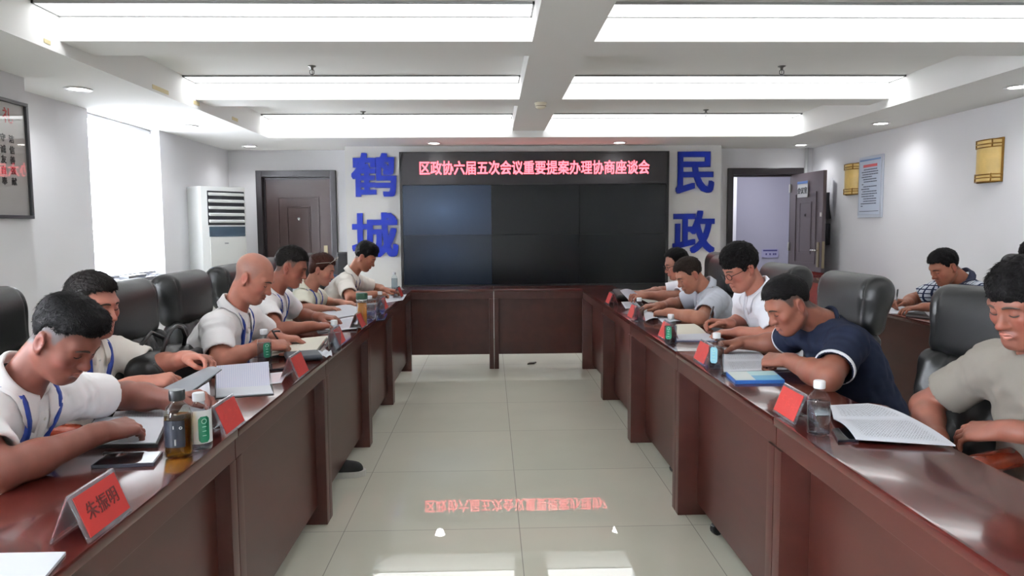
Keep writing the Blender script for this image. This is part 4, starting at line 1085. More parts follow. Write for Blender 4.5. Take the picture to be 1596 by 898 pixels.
def hair_mesh(hc, Rh, s, h, parent, seed):
    def X(x, y, z): return np.asarray(hc)+Rh@(V(x, y, z)*s)
    t, sd = h.get('top', 0.014), h.get('side', 0.005)
    fr = h.get('front', 0.0)
    p = [el(X(-0.013, 0, 0.038+t*0.3), V(0.095+sd*0.8, 0.077+sd, 0.083+t*0.75)*s, Rh, 0.02)]
    p.append(el(X(0.012+fr, 0, 0.070+t*0.35), V(0.072, 0.062+sd*0.5, 0.046+t*0.6)*s, Rh, 0.03))
    if h.get('box'): p.append(bx(X(-0.004, 0, 0.075+t*0.4), V(0.082, 0.066, 0.036+t*0.5)*s, 0.034*s, Rh, 0.03))
    if h.get('style') == 'woman':
        p.append(el(X(-0.085, 0, 0.060), V(0.034, 0.040, 0.036)*s, Rh, 0.02)); p.append(el(X(-0.060, 0, -0.02), V(0.040, 0.060, 0.055)*s, Rh, 0.03))
    ys = HL[h.get('style', 'short')]
    nz = waves(seed, 0.006, 0.022, 18, 0.0045)
    def region(P):
        q = (P-np.asarray(hc))@Rh/s
        hl = np.interp(q[:, 0], HL_X, ys)+np.where(q[:, 0] > 0.04, -0.10*np.clip(np.abs(q[:, 1])-0.030, 0, 1)*h.get('temple', -1.0), 0)
        return (q[:, 2]-hl+nz(P))*s
    p.append(cutfn(region, 0.004))
    w1 = waves(seed+1, 0.007, 0.018, 20, h.get('rough', 0.0016)*0.5, (1.6, 1, 1)); w2 = waves(seed+2, 0.02, 0.05, 8, h.get('rough', 0.0016)*0.7)
    v, f = sdf_mesh(p, 0.0035, lambda P: w1(P)+w2(P))
    # strands growing out of the cap, combed from the crown
    rg = np.random.default_rng(seed+3)
    nst = int(h.get('strands', 5200))
    cen = v[f].mean(1); nn = np.cross(v[f[:, 1]]-v[f[:, 0]], v[f[:, 2]]-v[f[:, 0]]); ar = np.linalg.norm(nn, axis=1)+1e-12; nn = nn/ar[:, None]
    q = (cen-np.asarray(hc))@Rh/s
    keep = np.where(((nn*(cen-(np.asarray(hc)+Rh@V(-0.01, 0, 0.01)*s))).sum(1) > 0))[0]
    ix = rg.choice(keep, nst, p=ar[keep]/ar[keep].sum())
    c = cen[ix]+rg.normal(0, 0.0012, (nst, 3)); n = nn[ix]; ql = q[ix]
    crown = V(-0.045, 0.01, 0.125)
    d = ql-crown; d[:, 0] += h.get('comb', 0.02); d = d/np.linalg.norm(d, axis=1, keepdims=True); d = d@Rh.T
    d = d-n*(d*n).sum(1)[:, None]; d /= np.maximum(np.linalg.norm(d, axis=1, keepdims=True), 1e-6)
    lift = h.get('lift', 0.28); L = h.get('len', 0.012)*rg.uniform(0.6, 1.25, nst)*np.where(ql[:, 2] > 0.045, 1, 0.55)*s
    L = np.where((ql[:, 0] > 0.05) & (ql[:, 2] > 0.03), L*0.9, L)
    g = d*1.0+n*lift+rg.normal(0, 0.15, (nst, 3)); g /= np.linalg.norm(g, axis=1, keepdims=True)
    g2 = d*1.0+n*(lift*0.35)+rg.normal(0, 0.22, (nst, 3)); g2 /= np.linalg.norm(g2, axis=1, keepdims=True)
    sdv = np.cross(g, n+rg.normal(0, 0.3, (nst, 3))); sdv /= np.maximum(np.linalg.norm(sdv, axis=1, keepdims=True), 1e-6)
    wv = (0.0011*s)
    r0 = c-n*0.002; r1 = r0+g*L[:, None]*0.55; r2 = r1+g2*L[:, None]*0.5
    SV = np.concatenate([r0-sdv*wv, r0+sdv*wv, r1+sdv*wv*0.75, r1-sdv*wv*0.75, r2+sdv*wv*0.12, r2-sdv*wv*0.12])
    a = np.arange(nst)
    SF = np.concatenate([np.stack([a, a+nst, a+2*nst, a+3*nst], 1), np.stack([a+3*nst, a+2*nst, a+4*nst, a+5*nst], 1)])
    return np_mesh('hair', np.concatenate([v, SV]), np.concatenate([f, SF+len(v)]), hair_mat('hair_'+h['mat'][0], h['mat'][1]), parent)

def collar(prims, N, fn, un, parent, m, warp, r0=0.0665, spread=0.26, drop=0.06):
    fn = nrm(fn-un*(fn@un)); ln = np.cross(un, fn)
    rows = []
    for a in np.linspace(spread, 2*math.pi-spread, 41):
        back = (1-math.cos(a))/2; fwd = 1-back
        dirv = fn*math.cos(a)+ln*math.sin(a)
        rr = r0*(1.06 if abs(math.sin(a)) > 0.7 else 1.0)
        zt = 0.022+0.050*back
        zb = zt-0.046-drop*0.75*fwd**4
        out = 0.020+0.026*fwd**2
        pts = [N+dirv*(rr-0.002)+un*(zt-0.035), N+dirv*(rr-0.001)+un*(zt-0.004), N+dirv*(rr+0.002)+un*zt, N+dirv*(rr+0.008)+un*(zt-0.004), N+dirv*(rr+out*0.7)+un*(zt*0.4+zb*0.6), N+dirv*(rr+out)+un*zb]
        P = np.array(pts)
        for _ in range(4):
            d = ev(prims, P[2:], warp); g = grad(prims, P[2:], warp, 0.004)
            P[2:] += g*np.clip(np.array([0.003, 0.0045, 0.006, 0.006])-d, 0, 0.012)[:, None]
        rows.append(P)
    o = MB().grid(np.array(rows)).build('collar', m, parent, smooth=True)
    md = o.modifiers.new('thickness', 'SOLIDIFY'); md.thickness = 0.0022; md.offset = 0
    return o

def person(o):
    """o: posed description; every point in metres"""
    name = 'person'
    yaw = math.radians(o['yaw']); f = V(math.cos(yaw), math.sin(yaw), 0)
    P = V(o['pelvis'][0], o['pelvis'][1], 0.55); N = V(o['neck']); hc = V(o['head']); s = o.get('hs', 1.0)*0.92
    wd = o.get('build', 1.0); belly = o.get('belly', 0.0)
    t = thing(name, o['label'], 'person', (P[0], P[1], 0)); t0 = np.array([P[0], P[1], 0.0])
    # everything is sculpted in world space, then shifted under the root
    kids = []
    u = nrm(N-P); ft = nrm(f-u*(f@u)); l = np.cross(u, ft); Rt = np.stack([ft, l, u], 1)
    hy, hp, hr = (math.radians(a) for a in (o['hyaw'], o['hpitch'], o.get('hroll', 0)))
    fh = V(math.cos(hp)*math.cos(hy), math.cos(hp)*math.sin(hy), -math.sin(hp)); lh = V(-math.sin(hy), math.cos(hy), 0); uh = np.cross(fh, lh)
    lh, uh = lh*math.cos(hr)+uh*math.sin(hr), uh*math.cos(hr)-lh*math.sin(hr)
    Rh = np.stack([fh, lh, uh], 1)
    sl = o.get('slouch', 0.035)
    def S(a): return P+(N-P)*a-ft*sl*math.sin(math.pi*a)
    sh = {}
    for sd, sg in (('R', -1), ('L', 1)):
        sh[sd] = V(o[sd]['sh']) if 'sh' in o[sd] else N-u*0.055+l*sg*0.172*wd+ft*0.025
    # ---- garment
    tor = [el(S(0.03), V(0.125+belly, 0.172*wd, 0.13), Rt, 0.05), el(S(0.30)+ft*belly*0.6, V(0.112+belly, 0.160*wd, 0.19), Rt, 0.08), el(S(0.62)+ft*0.012, V(0.114+belly*0.4, 0.172*wd, 0.165), Rt, 0.08),
           rc(sh['R']*0.8+S(0.86)*0.2, sh['L']*0.8+S(0.86)*0.2, 0.066, 0.066, 0.06), rc(S(0.80)+ft*0.02, N-u*0.045, 0.085, 0.055, 0.05)]
    for sd in 'RL':
        tor.append(rc(N-u*0.042, sh[sd]+u*0.003, 0.048, 0.052, 0.05))
    shirt = list(tor)
    slv = o.get('sleeve', 0.70); ends = {}
    for sd in 'RL':
        A = sh[sd]; E = V(o[sd]['el']); e = A+(E-A)*slv; ends[sd] = (e, nrm(E-A))
        shirt += [rc(A, A+(E-A)*slv*0.75, 0.071, 0.066, 0.035), rc(A+(E-A)*slv*0.7, e, 0.065, 0.069*o.get('flare', 1.0), 0.02)]
    for sd in 'RL':
        e, ax = ends[sd]
        shirt.append(rc(e-ax*0.02, e+ax*0.10, 0.057*o.get('flare', 1.0), 0.062*o.get('flare', 1.0), 0.006, True))
        c = e+ax*0.012
        def cut(Pq, c=c, ax=ax):
            r = np.linalg.norm(Pq-c-((Pq-c)@ax)[:, None]*ax, axis=1)
            return np.maximum(-((Pq-c)@ax), r-0.088)
        cp = cutfn(cut, 0.002); shirt.append(cp)
    hb = hc+Rh@V(-0.022, 0, -0.075)*s; nk = nrm(hb-N); un = nrm(nk*0.6+u*0.4)
    shirt.append(rc(N-un*0.02, N+un*0.12, 0.058, 0.062, 0.010, True))
    if o.get('collar', True): shirt.append(rc(N+ft*0.070+un*0.03, N+ft*0.125-u*0.095, 0.026, 0.006, 0.010, True))   # open neck
    amp = o.get('wrinkle', 0.0032); sw = waves(o['seed'], 0.035, 0.11, 14, amp, (1, 1, 1.0)); sw2 = waves(o['seed']+50, 0.06, 0.16, 8, amp*0.9, (1, 1, 1), True)
    fold = []
    for sd in 'RL':                                     # creases fanning from the armpit and the elbow bend
        A = sh[sd]; E = V(o[sd]['el']); ax_ = nrm(E-A)
        fold.append((A+ax_*0.10, ax_, 0.14))
    def warp(Pq):
        w = np.ones(len(Pq))
        for sd in 'RL':
            e, ax = ends[sd]
            rr = np.linalg.norm(Pq-e, axis=1)
            w = np.minimum(w, np.clip((rr-0.075)/0.06, 0.12, 1))
        d = (sw(Pq)*0.45+sw2(Pq)*0.75)*w
        for c, ax, rad in fold:
            q_ = Pq-c; al = q_@ax; r_ = np.linalg.norm(q_, axis=1)
            d = d+0.0046*np.sin(al*150+3*np.sin(q_[:, 2]*22)+q_[:, 1]*25)*np.exp(-(r_/rad)**2*2)*w
        return d
    v, fq = sdf_mesh(shirt, o.get('sres', 0.0075), warp)
    gname = o.get('garment', 'shirt')
    shirt_o = np_mesh(gname, v, fq, o['shirt'], t); kids.append(shirt_o)
    smooth_tor = shirt
    # ---- body: one continuous skin surface
    body = [rc(P, S(0.5), 0.07, 0.06, 0.03), rc(S(0.5), N, 0.06, 0.05, 0.03), rc(N-u*0.02+ft*0.012, N-u*0.10+ft*0.050, 0.052, 0.048, 0.02), rc(N-u*0.03, hb, 0.050*s, 0.049*s, 0.02), rc(N-u*0.02, hc+Rh@V(-0.015, 0, -0.03)*s, 0.050*s, 0.050*s, 0.02)]
    for q in (-1, 1): body.append(rc(hc+Rh@V(-0.045, q*0.022, -0.03)*s, N+ft*-0.02+l*q*0.025, 0.026*s, 0.028, 0.02))
    hpm, HX = head_prims(hc, Rh, s, o)
    body += hpm
    pens = {}
    af = o.get('arm', 1.0)
    for sd in 'RL':
        a = o[sd]; A = sh[sd]; E = V(a['el']); Wr = V(a['wr'])
        body += [rc(S(0.85), A, 0.045, 0.048, 0.02), rc(A, E, 0.050*af, 0.043*af, 0.02), rc(E, E+(Wr-E)*0.35, 0.043*af, 0.0435*af, 0.02), rc(E+(Wr-E)*0.3, Wr, 0.0435*af, 0.0265, 0.02)]
        hpr, X = hand_prims(Wr, a['dir'], a.get('up', (0, 0, 1)), sd, a.get('pose', 'rest'), o.get('hands', 1.0))
        body += hpr; pens[sd] = X
    legs = []
    for sd, q in (('R', -1), ('L', 1)):
        hip = P+l*q*0.09; kn = V(o['knee'+sd]) if 'knee'+sd in o else V(P[0], P[1], 0.50)+f*0.43+np.cross(V(0, 0, 1), f)*q*0.11
        ank = V(o['ankle'+sd]) if 'ankle'+sd in o else V(kn[0], kn[1], 0.10)-f*0.12
        body += [rc(hip, kn, 0.05, 0.045, 0.02), rc(kn, ank, 0.04, 0.03, 0.02), rc(ank, ank+f*0.10-V(0, 0, 0.045), 0.03, 0.025, 0.02)]
        legs.append((hip, kn, ank))
    v, fq = sdf_mesh(body, o.get('res', 0.005))
    # colour of the skin itself
    base = np.array(lin(o.get('skin', (196, 144, 118))))*np.array([0.66, 0.55, 0.56]); col = np.tile(base, (len(v), 1))
    q = (v-hc)@Rh/s
    head_m = (np.linalg.norm(q, axis=1) < 0.17)
    def blob(c, r): return np.exp(-((np.linalg.norm((q-np.array(c))/np.array(r), axis=1))**2))*head_m
    red = np.array(lin((190, 108, 92)))
    for c, r, a in (((0.075, 0.045, -0.03), (0.03, 0.025, 0.03), 0.5), ((0.075, -0.045, -0.03), (0.03, 0.025, 0.03), 0.5), ((0.11, 0, -0.035), (0.015, 0.016, 0.015), 0.45), ((-0.01, 0.085, -0.008), (0.025, 0.012, 0.035), 0.6), ((-0.01, -0.085, -0.008), (0.025, 0.012, 0.035), 0.6)):
        wgt = (blob(c, r)*a)[:, None]; col = col*(1-wgt)+red*(base/np.array(lin((196, 144, 118))))*wgt
    beard = np.array(lin((128, 102, 92)))*base/np.array(lin((196, 144, 118)))
    bw = o.get('beard', 0.25)
    for c, r in (((0.09, 0, -0.052), (0.02, 0.028, 0.010)), ((0.075, 0, -0.10), (0.03, 0.035, 0.022))):
        wgt = (blob(c, r)*bw)[:, None]; col = col*(1-wgt)+beard*wgt
    hst = o['hair']
    if hst.get('fade', 0) > 0:
        hl = np.interp(q[:, 0], HL_X, HL['short'])-0.004
        wgt = np.clip((q[:, 2]-hl)/0.012, 0, 1)*hst['fade']*head_m*(np.hypot(q[:, 0]+0.012, q[:, 1]) < 0.2)
        wgt = wgt*np.clip(1-(np.abs(q[:, 1]) > 0.0785)*1.0, 0, 1)
        if hst.get('bald'): wgt *= np.clip(1-(q[:, 2]-0.055)/0.05, 0.25, 1)*np.clip(1-(q[:, 0]-0.02)/0.04, 0.0, 1)
        fc = np.array(lin(hst.get('fade_col', (84, 82, 82))))
        col = col*(1-wgt[:, None])+fc*wgt[:, None]
    b_o = np_mesh('body', v, fq, SKIN, t, True, np.clip(col, 0, 1)); kids.append(b_o)
    # ---- face details on the surface
    hs_ = [p for p in hpm]
    def face(nm, pts, width, m, taper=None, lift=0.0006, th=0.0012):
        st = [HX(0.16, y, z) for (y, z) in pts]
        r, _ = ribbon(nm, hs_, st, [-fh]*len(st), width*s, m, t, lift, None, taper, th, 0.2); kids.append(r)
    for q_ in (-1, 1):
        n = 9
        face('eyebrow', [(q_*(0.012+0.040*i/8), 0.0205+0.0035*math.sin(math.pi*(i/8)**0.8)-0.002*(i/8)) for i in range(n)], 0.0078, o.get('browmat', BROW), [0.7, 0.95, 1, 1, 0.95, 0.85, 0.7, 0.5, 0.2])
        face('eyelashes', [(q_*(0.0165+0.030*i/8), -0.0035-0.0035*math.sin(math.pi*i/8)+0.0015*(i/8)) for i in range(n)], 0.0036, LASH, [0.4, 0.8, 1, 1, 1, 1, 1, 0.9, 0.5])
        face('eyelid_crease', [(q_*(0.018+0.027*i/8), 0.0075+0.0035*math.sin(math.pi*i/8)) for i in range(n)], 0.0016, mat('skin_crease', (128, 82, 66), 0.6), [0.3, 0.8, 1, 1, 1, 1, 1, 0.8, 0.3], 0.0003, 0.0006)
    face('lips', [(-0.022+0.044*i/12, -0.0600+0.0012*abs(math.sin(math.pi*i/6))-0.004*abs(i/6-1)**2) for i in range(13)], 0.0065, o.get('lipmat', LIP), [0.15, 0.5, 0.75, 0.9, 1, 1, 0.9, 1, 1, 0.9, 0.75, 0.5, 0.15], 0.0002, 0.0006)
    face('lips', [(-0.020+0.040*i/12, -0.0708+0.004*abs(i/6-1)**2) for i in range(13)], 0.010, o.get('lipmat', LIP), [0.15, 0.5, 0.75, 0.9, 1, 1, 1, 1, 1, 0.9, 0.75, 0.5, 0.15], 0.0002, 0.0007)
    face('lips', [(-0.024+0.048*i/12, -0.0655-0.0012*math.cos(math.pi*(i/6-1)*2)) for i in range(13)], 0.0016, LIPLINE, None, 0.0003, 0.0005)
    # ---- hair
    if not hst.get('bald'): kids.append(hair_mesh(hc, Rh, s, hst, t, o['seed']+7))
    # ---- collar, placket, lanyard
    if o.get('collar', True):
        kids.append(collar(shirt, N-un*0.004, ft+nrm(fh)*0.25, un, t, o.get('collar_mat', o['shirt']), warp))
    if o.get('crew'):
        pts = []
        fc = nrm(ft-un*(ft@un)); lc = np.cross(un, fc)
        for a in np.linspace(0, 2*math.pi, 33)[:-1]: pts.append(N+un*(-0.010-0.020*math.cos(a))+(fc*math.cos(a)+lc*math.sin(a))*0.063)
        kids.append(MB().tube(pts, 0.0085, 8, True).build('neckband', o.get('crew_mat', o['shirt']), t, smooth=True))
    if o.get('cuff'):
        for sd in 'RL':
            e, ax = ends[sd]; a1 = nrm(np.cross(ax, V(0.3, 0.2, 1))); a2 = np.cross(ax, a1)
            kids.append(MB().grid(np.array([[e+ax*dz+(a1*math.cos(a)+a2*math.sin(a))*(0.0695+dr) for dz, dr in ((-0.003, -0.004), (-0.003, 0.003), (0.001, 0.005), (0.007, 0.005), (0.0115, 0.001), (0.008, -0.007))] for a in np.linspace(0, 2*math.pi, 37)])).build('sleeve_trim', CUFF, t, smooth=True))
    if o.get('placket'):
        n = 16; st = [S(0.93-0.62*i/(n-1))+ft*0.32+l*0.004 for i in range(n)]
        r, Q = ribbon('placket', shirt, st, [-ft]*n, 0.032, o['shirt'], t, 0.0016, warp, None, 0.0014); kids.append(r)
        bb = MB()
        for i in range(1, n-1, 4):
            bb.lathe([(0, 0.004), (0.0045, 0.0035), (0.005, 0.001)], 10, Matrix.Translation(Vector(Q[i]+ft*0.001)) @ Vector(ft).to_track_quat('Z', 'Y').to_matrix().to_4x4(), cap=False)
        kids.append(bb.build('buttons', mat('button', (228, 226, 220), 0.3), r)); 
    if o.get('lanyard'):
        for q_ in (1, -1):
            n = 26; st = []; dr = []
            for i in range(n):
                a = i/(n-1); ang = math.radians(80*(1-a)**2.2)
                d_ = ft*math.cos(ang)+u*math.sin(ang)
                c = S(0.97-0.58*a)+l*q_*(0.082*(1-a)**0.7)
                st.append(c+d_*0.30); dr.append(-d_)
            r, Q = ribbon('lanyard_strap', shirt, st, dr, 0.018, LANY, t, 0.007, warp, None, 0.0015); kids.append(r)
        mt = Vector(Q[-1]+ft*0.012)
        kids.append(MB().cbox((0, 0, -0.05), (0.004, 0.062, 0.095), T(mt) @ Rz(yaw), 0.001).build('badge_card', mat('badge_white', (210, 218, 232), 0.25), t))
    if o.get('glasses'):
        b = MB()
        for q_ in (-1, 1):
            b.tube([HX(0.104-0.012*abs(math.cos(a)+q_*0.0)*0.0-0.004*(1 if q_*math.cos(a) > 0 else 0)*abs(math.cos(a)), q_*0.034+0.0235*math.cos(a), -0.004+0.0165*math.sin(a)) for a in np.linspace(0, 2*math.pi, 25)[:-1]], 0.0016, 6, True)
            b.tube([HX(0.100, q_*0.0575, 0.002), HX(0.07, q_*0.074, 0.004), HX(-0.005, q_*0.084, 0.004), HX(-0.03, q_*0.082, -0.012)], 0.0016, 6)
        b.tube([HX(0.104, -0.011, 0.0), HX(0.107, 0, 0.003), HX(0.104, 0.011, 0.0)], 0.0014, 6)
        g = b.build('glasses', o.get('glasses_mat', BLACKM), t, smooth=True); kids.append(g)
    if o.get('hairband'):
        b = MB(); b.tube([HX(0.060, -0.075, 0.075), HX(0.080, -0.055, 0.105), HX(0.086, 0, 0.118), HX(0.080, 0.055, 0.105), HX(0.060, 0.075, 0.075)], 0.0025, 6)
        for q_ in (-1, 1): b.tube([HX(0.082+0.004*math.sin(a), q_*0.032+0.024*math.cos(a), 0.122+0.016*math.sin(a)) for a in np.linspace(0, 2*math.pi, 20)[:-1]], 0.0018, 6, True)
        for q_ in (-1, 1): b.tube([HX(0.060, q_*0.078, 0.085), HX(0.0, q_*0.092, 0.06), HX(-0.04, q_*0.09, 0.04)], 0.0018, 6)
        kids.append(b.build('glasses', mat('pale_frame', (190, 184, 176), 0.25, 0.5), t, smooth=True))
    if o.get('watch'):
        sd, m_, w_, off = o['watch']; E = V(o[sd]['el']); Wr = V(o[sd]['wr']); ax = nrm(Wr-E); c = Wr-ax*off
        a1 = nrm(np.cross(ax, V(0, 0, 1))); a2 = np.cross(a1, ax)
        b = MB(); rad = 0.0305
        b.grid(np.array([[c+ax*dz+(a1*math.cos(a)*1.0+a2*math.sin(a))*(rad+dr) for dz, dr in ((-w_, -0.004), (-w_*0.9, 0.0025), (w_*0.9, 0.0025), (w_, -0.004))] for a in np.linspace(0, 2*math.pi, 31)]))
        wt = b.build('wristwatch' if w_ > 0.006 else 'bracelet', m_, t, smooth=True); kids.append(wt)
        if w_ > 0.006: kids.append(MB().lathe([(0, 0.040), (0.015, 0.039), (0.017, 0.036), (0.017, 0.029)], 20, Matrix.Translation(Vector(c)) @ Vector(a2).to_track_quat('Z', 'Y').to_matrix().to_4x4(), cap=False).build('watch_face', mat('watch_steel', (90, 92, 98), 0.2, 0.8), wt))
    # ---- trousers and shoes
    tr = [el(S(0.0)-u*0.01, V(0.120+belly*0.5, 0.165*wd, 0.105), Rt, 0.05)]
    for hip, kn, ank in legs: tr += [rc(hip, kn, 0.086, 0.070, 0.05), rc(kn, ank+V(0, 0, 0.0), 0.064, 0.052, 0.03)]
    v, fq = sdf_mesh(tr, 0.013); kids.append(np_mesh('trousers', v, fq, PANTS, t))
    for hip, kn, ank in legs:
        a0 = V(ank[0], ank[1], 0.0)
        fl = nrm(f)
        sho = [rc(a0+V(0, 0, 0.075), a0+V(0, 0, 0.055), 0.047, 0.047, 0.03), rc(a0-fl*0.03+V(0, 0, 0.045), a0+fl*0.15+V(0, 0, 0.040), 0.042, 0.036, 0.03), rc(a0+fl*0.08+V(0, 0, 0.045), a0+fl*0.165+V(0, 0, 0.035), 0.044, 0.034, 0.03), hs(a0+V(0, 0, 0.014), (0, 0, -1), 0.004)]
        sho[-1].b = V(0, 0, -1)
        v, fq = sdf_mesh(sho, 0.008); so = np_mesh('shoe', v, fq, SHOE, t); kids.append(so)
        lt = np.cross(V(0, 0, 1), fl)
        pl = []
        for k in range(28):
            a = 2*math.pi*k/28; ca, sa = math.cos(a), math.sin(a)
            pl.append(a0+fl*(0.065+0.152*ca)+lt*(0.055*sa*(1.0+0.12*ca)))
        b = MB(); lo = [b.bm.verts.new((p[0], p[1], 0.001)) for p in pl]; hi = [b.bm.verts.new((p[0], p[1], 0.034)) for p in pl]
        b.bm.faces.new(list(reversed(lo))); b.bm.faces.new(hi)
        for k in range(28): b.bm.faces.new((lo[k], lo[(k+1) % 28], hi[(k+1) % 28], hi[k]))
        kids.append(b.build('sole', SOLE, so))
    for k_ in kids:                                    # sculpted in world space: hang under the root
        k_.data.transform(T(-t0[0], -t0[1], 0))
    return t, pens, HX

def pen(label, tip, top, m, r=0.0042):
    tip, top = V(tip), V(top); L = np.linalg.norm(top-tip)
    t = thing('pen', label, 'pen', tuple(tip))
    q = Vector(top-tip).to_track_quat('Z', 'Y'); t.rotation_mode = 'QUATERNION'; t.rotation_quaternion = q
    MB().lathe([(0.0006, 0), (0.0015, 0.006), (r, 0.020), (r, L*0.6)], 12).build('barrel', m, t, smooth=True)
    MB().lathe([(r*1.1, L*0.6), (r*1.1, L-0.004), (r*0.5, L)], 12).build('cap', mat('pen_dark', (30, 30, 34), 0.3), t, smooth=True)
    b = MB(); b.box((r*1.1, -0.002, L*0.68), (r*1.1+0.002, 0.002, L-0.006)); b.build('clip', STEEL, t)
    return t
BLK_H = ('black', (17, 16, 17)); DK_H = ('dark', (27, 24, 23)); BR_H = ('brown', (56, 28, 22)); GR_H = ('greying', (60, 56, 55))
PEOPLE = {}
PEOPLE['writer_front'] = person(dict(label='man in a white shirt with blue lanyard at the front left, hand over his tablet', seed=101, yaw=0, pelvis=(-1.47, 1.93), neck=(-1.262, 1.945, 0.965), head=(-1.135, 1.945, 1.094), hs=0.96, hyaw=-9, hpitch=36, hroll=0,
    skin=(148, 100, 84), R=dict(sh=(-1.275, 1.765, 0.90), el=(-1.135, 1.66, 0.825), wr=(-1.035, 1.915, 0.845), dir=(0.35, 0.75, -0.05), up=(0.25, -0.25, 1), pose='hold'), L=dict(el=(-1.195, 2.375, 0.84), wr=(-1.0, 2.30, 0.838), dir=(1, -0.15, 0.15), up=(0, 0.7, 1), pose='hold'),
    shirt=SHIRT_W, sleeve=0.6, placket=True, lanyard=True, hair=dict(style='crew', comb=0.0, top=0.012, side=0.003, mat=BLK_H, fade=0.9, fade_col=(92, 90, 92), box=True, rough=0.0012, len=0.010, lift=0.45), beard=0.35, res=0.0042, sres=0.006))
PEOPLE['folder_reader'] = person(dict(label='heavy-set man in a white shirt reading a grey folder, behind the front left man', seed=102, yaw=-8, pelvis=(-1.66, 2.70), neck=(-1.54, 2.74, 0.965), head=(-1.495, 2.745, 1.10), hs=1.05, hyaw=-14, hpitch=10,
    build=1.08, belly=0.04, face_w=1.1, skin=(196, 140, 118), R=dict(el=(-1.40, 2.46, 0.80), wr=(-1.225, 2.53, 0.845), dir=(0.9, 0.25, 0.05), up=(-0.2, -0.5, 1), pose='pen'), L=dict(el=(-1.36, 2.93, 0.83), wr=(-1.17, 2.80, 0.885), dir=(0.8, -0.35, 0.05), up=(-0.1, 0.4, 1), pose='hold'),
    shirt=SHIRT_C, placket=True, lanyard=True, hair=dict(style='crew', top=0.011, side=0.004, mat=DK_H, fade=0.75, fade_col=(92, 84, 80), rough=0.0014), res=0.0045))
PEOPLE['bald_writer'] = person(dict(label='bald man in a white shirt writing in an open notebook at the left table', seed=103, yaw=0, pelvis=(-1.40, 3.50), neck=(-1.235, 3.50, 0.985), head=(-1.135, 3.50, 1.150), hs=1.04, hyaw=-4, hpitch=30,
    build=1.05, belly=0.02, skin=(198, 142, 118), R=dict(sh=(-1.25, 3.31, 0.93), el=(-1.185, 3.17, 0.80), wr=(-1.045, 3.345, 0.846), dir=(0.80, 0.52, -0.10), up=(-0.15, -0.55, 1), pose='pen'), L=dict(el=(-1.15, 3.80, 0.82), wr=(-1.07, 3.64, 0.832), dir=(0.8, 0.1, -0.05), up=(0, 0, 1), pose='hold'),
    shirt=SHIRT_W, placket=True, lanyard=True, hair=dict(bald=True, fade=0.5, fade_col=(118, 100, 92), mat=DK_H), watch=('L', DARK, 0.011, 0.03), res=0.0045, sres=0.0065))
PEOPLE['bracelet_man'] = person(dict(label='man in a white shirt with a bracelet, between the bald man and the woman', seed=104, yaw=0, ankleR=(-0.925, 3.985, 0.10), pelvis=(-1.45, 4.40), neck=(-1.318, 4.40, 0.99), head=(-1.205, 4.40, 1.152), hs=1.04, hyaw=6, hpitch=22,
    skin=(176, 118, 94), R=dict(sh=(-1.325, 4.225, 0.935), el=(-1.185, 4.02, 0.815), wr=(-1.02, 4.13, 0.825), dir=(0.75, 0.55, -0.03), up=(-0.1, -0.2, 1), pose='hold'), L=dict(el=(-1.25, 4.72, 0.82), wr=(-1.06, 4.52, 0.83), dir=(0.9, -0.35, -0.05), up=(0, 0, 1), pose='rest'),
    shirt=SHIRT_W, sleeve=0.6, placket=True, lanyard=True, hair=dict(style='crew', comb=0.0, top=0.012, side=0.004, mat=DK_H, fade=0.7, fade_col=(70, 64, 62), rough=0.0014), watch=('R', mat('bead_brown', (60, 52, 48), 0.4), 0.005, 0.06), res=0.0055))
PEOPLE['woman'] = person(dict(label='woman in a pale jacket with glasses pushed up on her reddish hair', seed=105, yaw=-6, pelvis=(-1.46, 5.30), neck=(-1.325, 5.295, 0.925), head=(-1.225, 5.29, 1.085), hs=0.97, hyaw=0, hpitch=20,
    build=0.92, face_w=0.94, skin=(214, 164, 138), beard=0.0, R=dict(el=(-1.31, 5.05, 0.82), wr=(-1.18, 5.05, 0.825), dir=(0.9, 0.15, 0), pose='rest'), L=dict(el=(-1.30, 5.55, 0.82), wr=(-1.12, 5.42, 0.825), dir=(0.95, -0.2, 0), pose='rest'), hands=0.92, arm=0.9,
    shirt=SHIRT_J, garment='jacket', lanyard=True, sleeve=0.78, hair=dict(style='woman', top=0.012, side=0.007, mat=BR_H, rough=0.0010), hairband=True, lipmat=mat('lip_red', (168, 82, 80), 0.4), res=0.0055))
PEOPLE['young_man'] = person(dict(label='young man in a beige polo writing below the blue characters, last of the left row', seed=106, yaw=4, pelvis=(-1.43, 6.28), neck=(-1.205, 6.29, 0.975), head=(-1.085, 6.30, 1.135), hs=1.02, hyaw=-4, hpitch=30,
    skin=(196, 142, 112), R=dict(sh=(-1.235, 6.13, 0.92), el=(-1.145, 5.94, 0.81), wr=(-0.975, 6.09, 0.828), dir=(0.7, 0.5, -0.02), up=(-0.1, -0.2, 1), pose='hold'), L=dict(el=(-1.03, 6.60, 0.83), wr=(-0.935, 6.42, 0.83), dir=(0.75, -0.2, -0.02), pose='rest'),
    shirt=SHIRT_C, placket=True, lanyard=True, hair=dict(style='thick', top=0.022, side=0.007, mat=BLK_H, fade=0.6, rough=0.0022, box=True), res=0.0058))
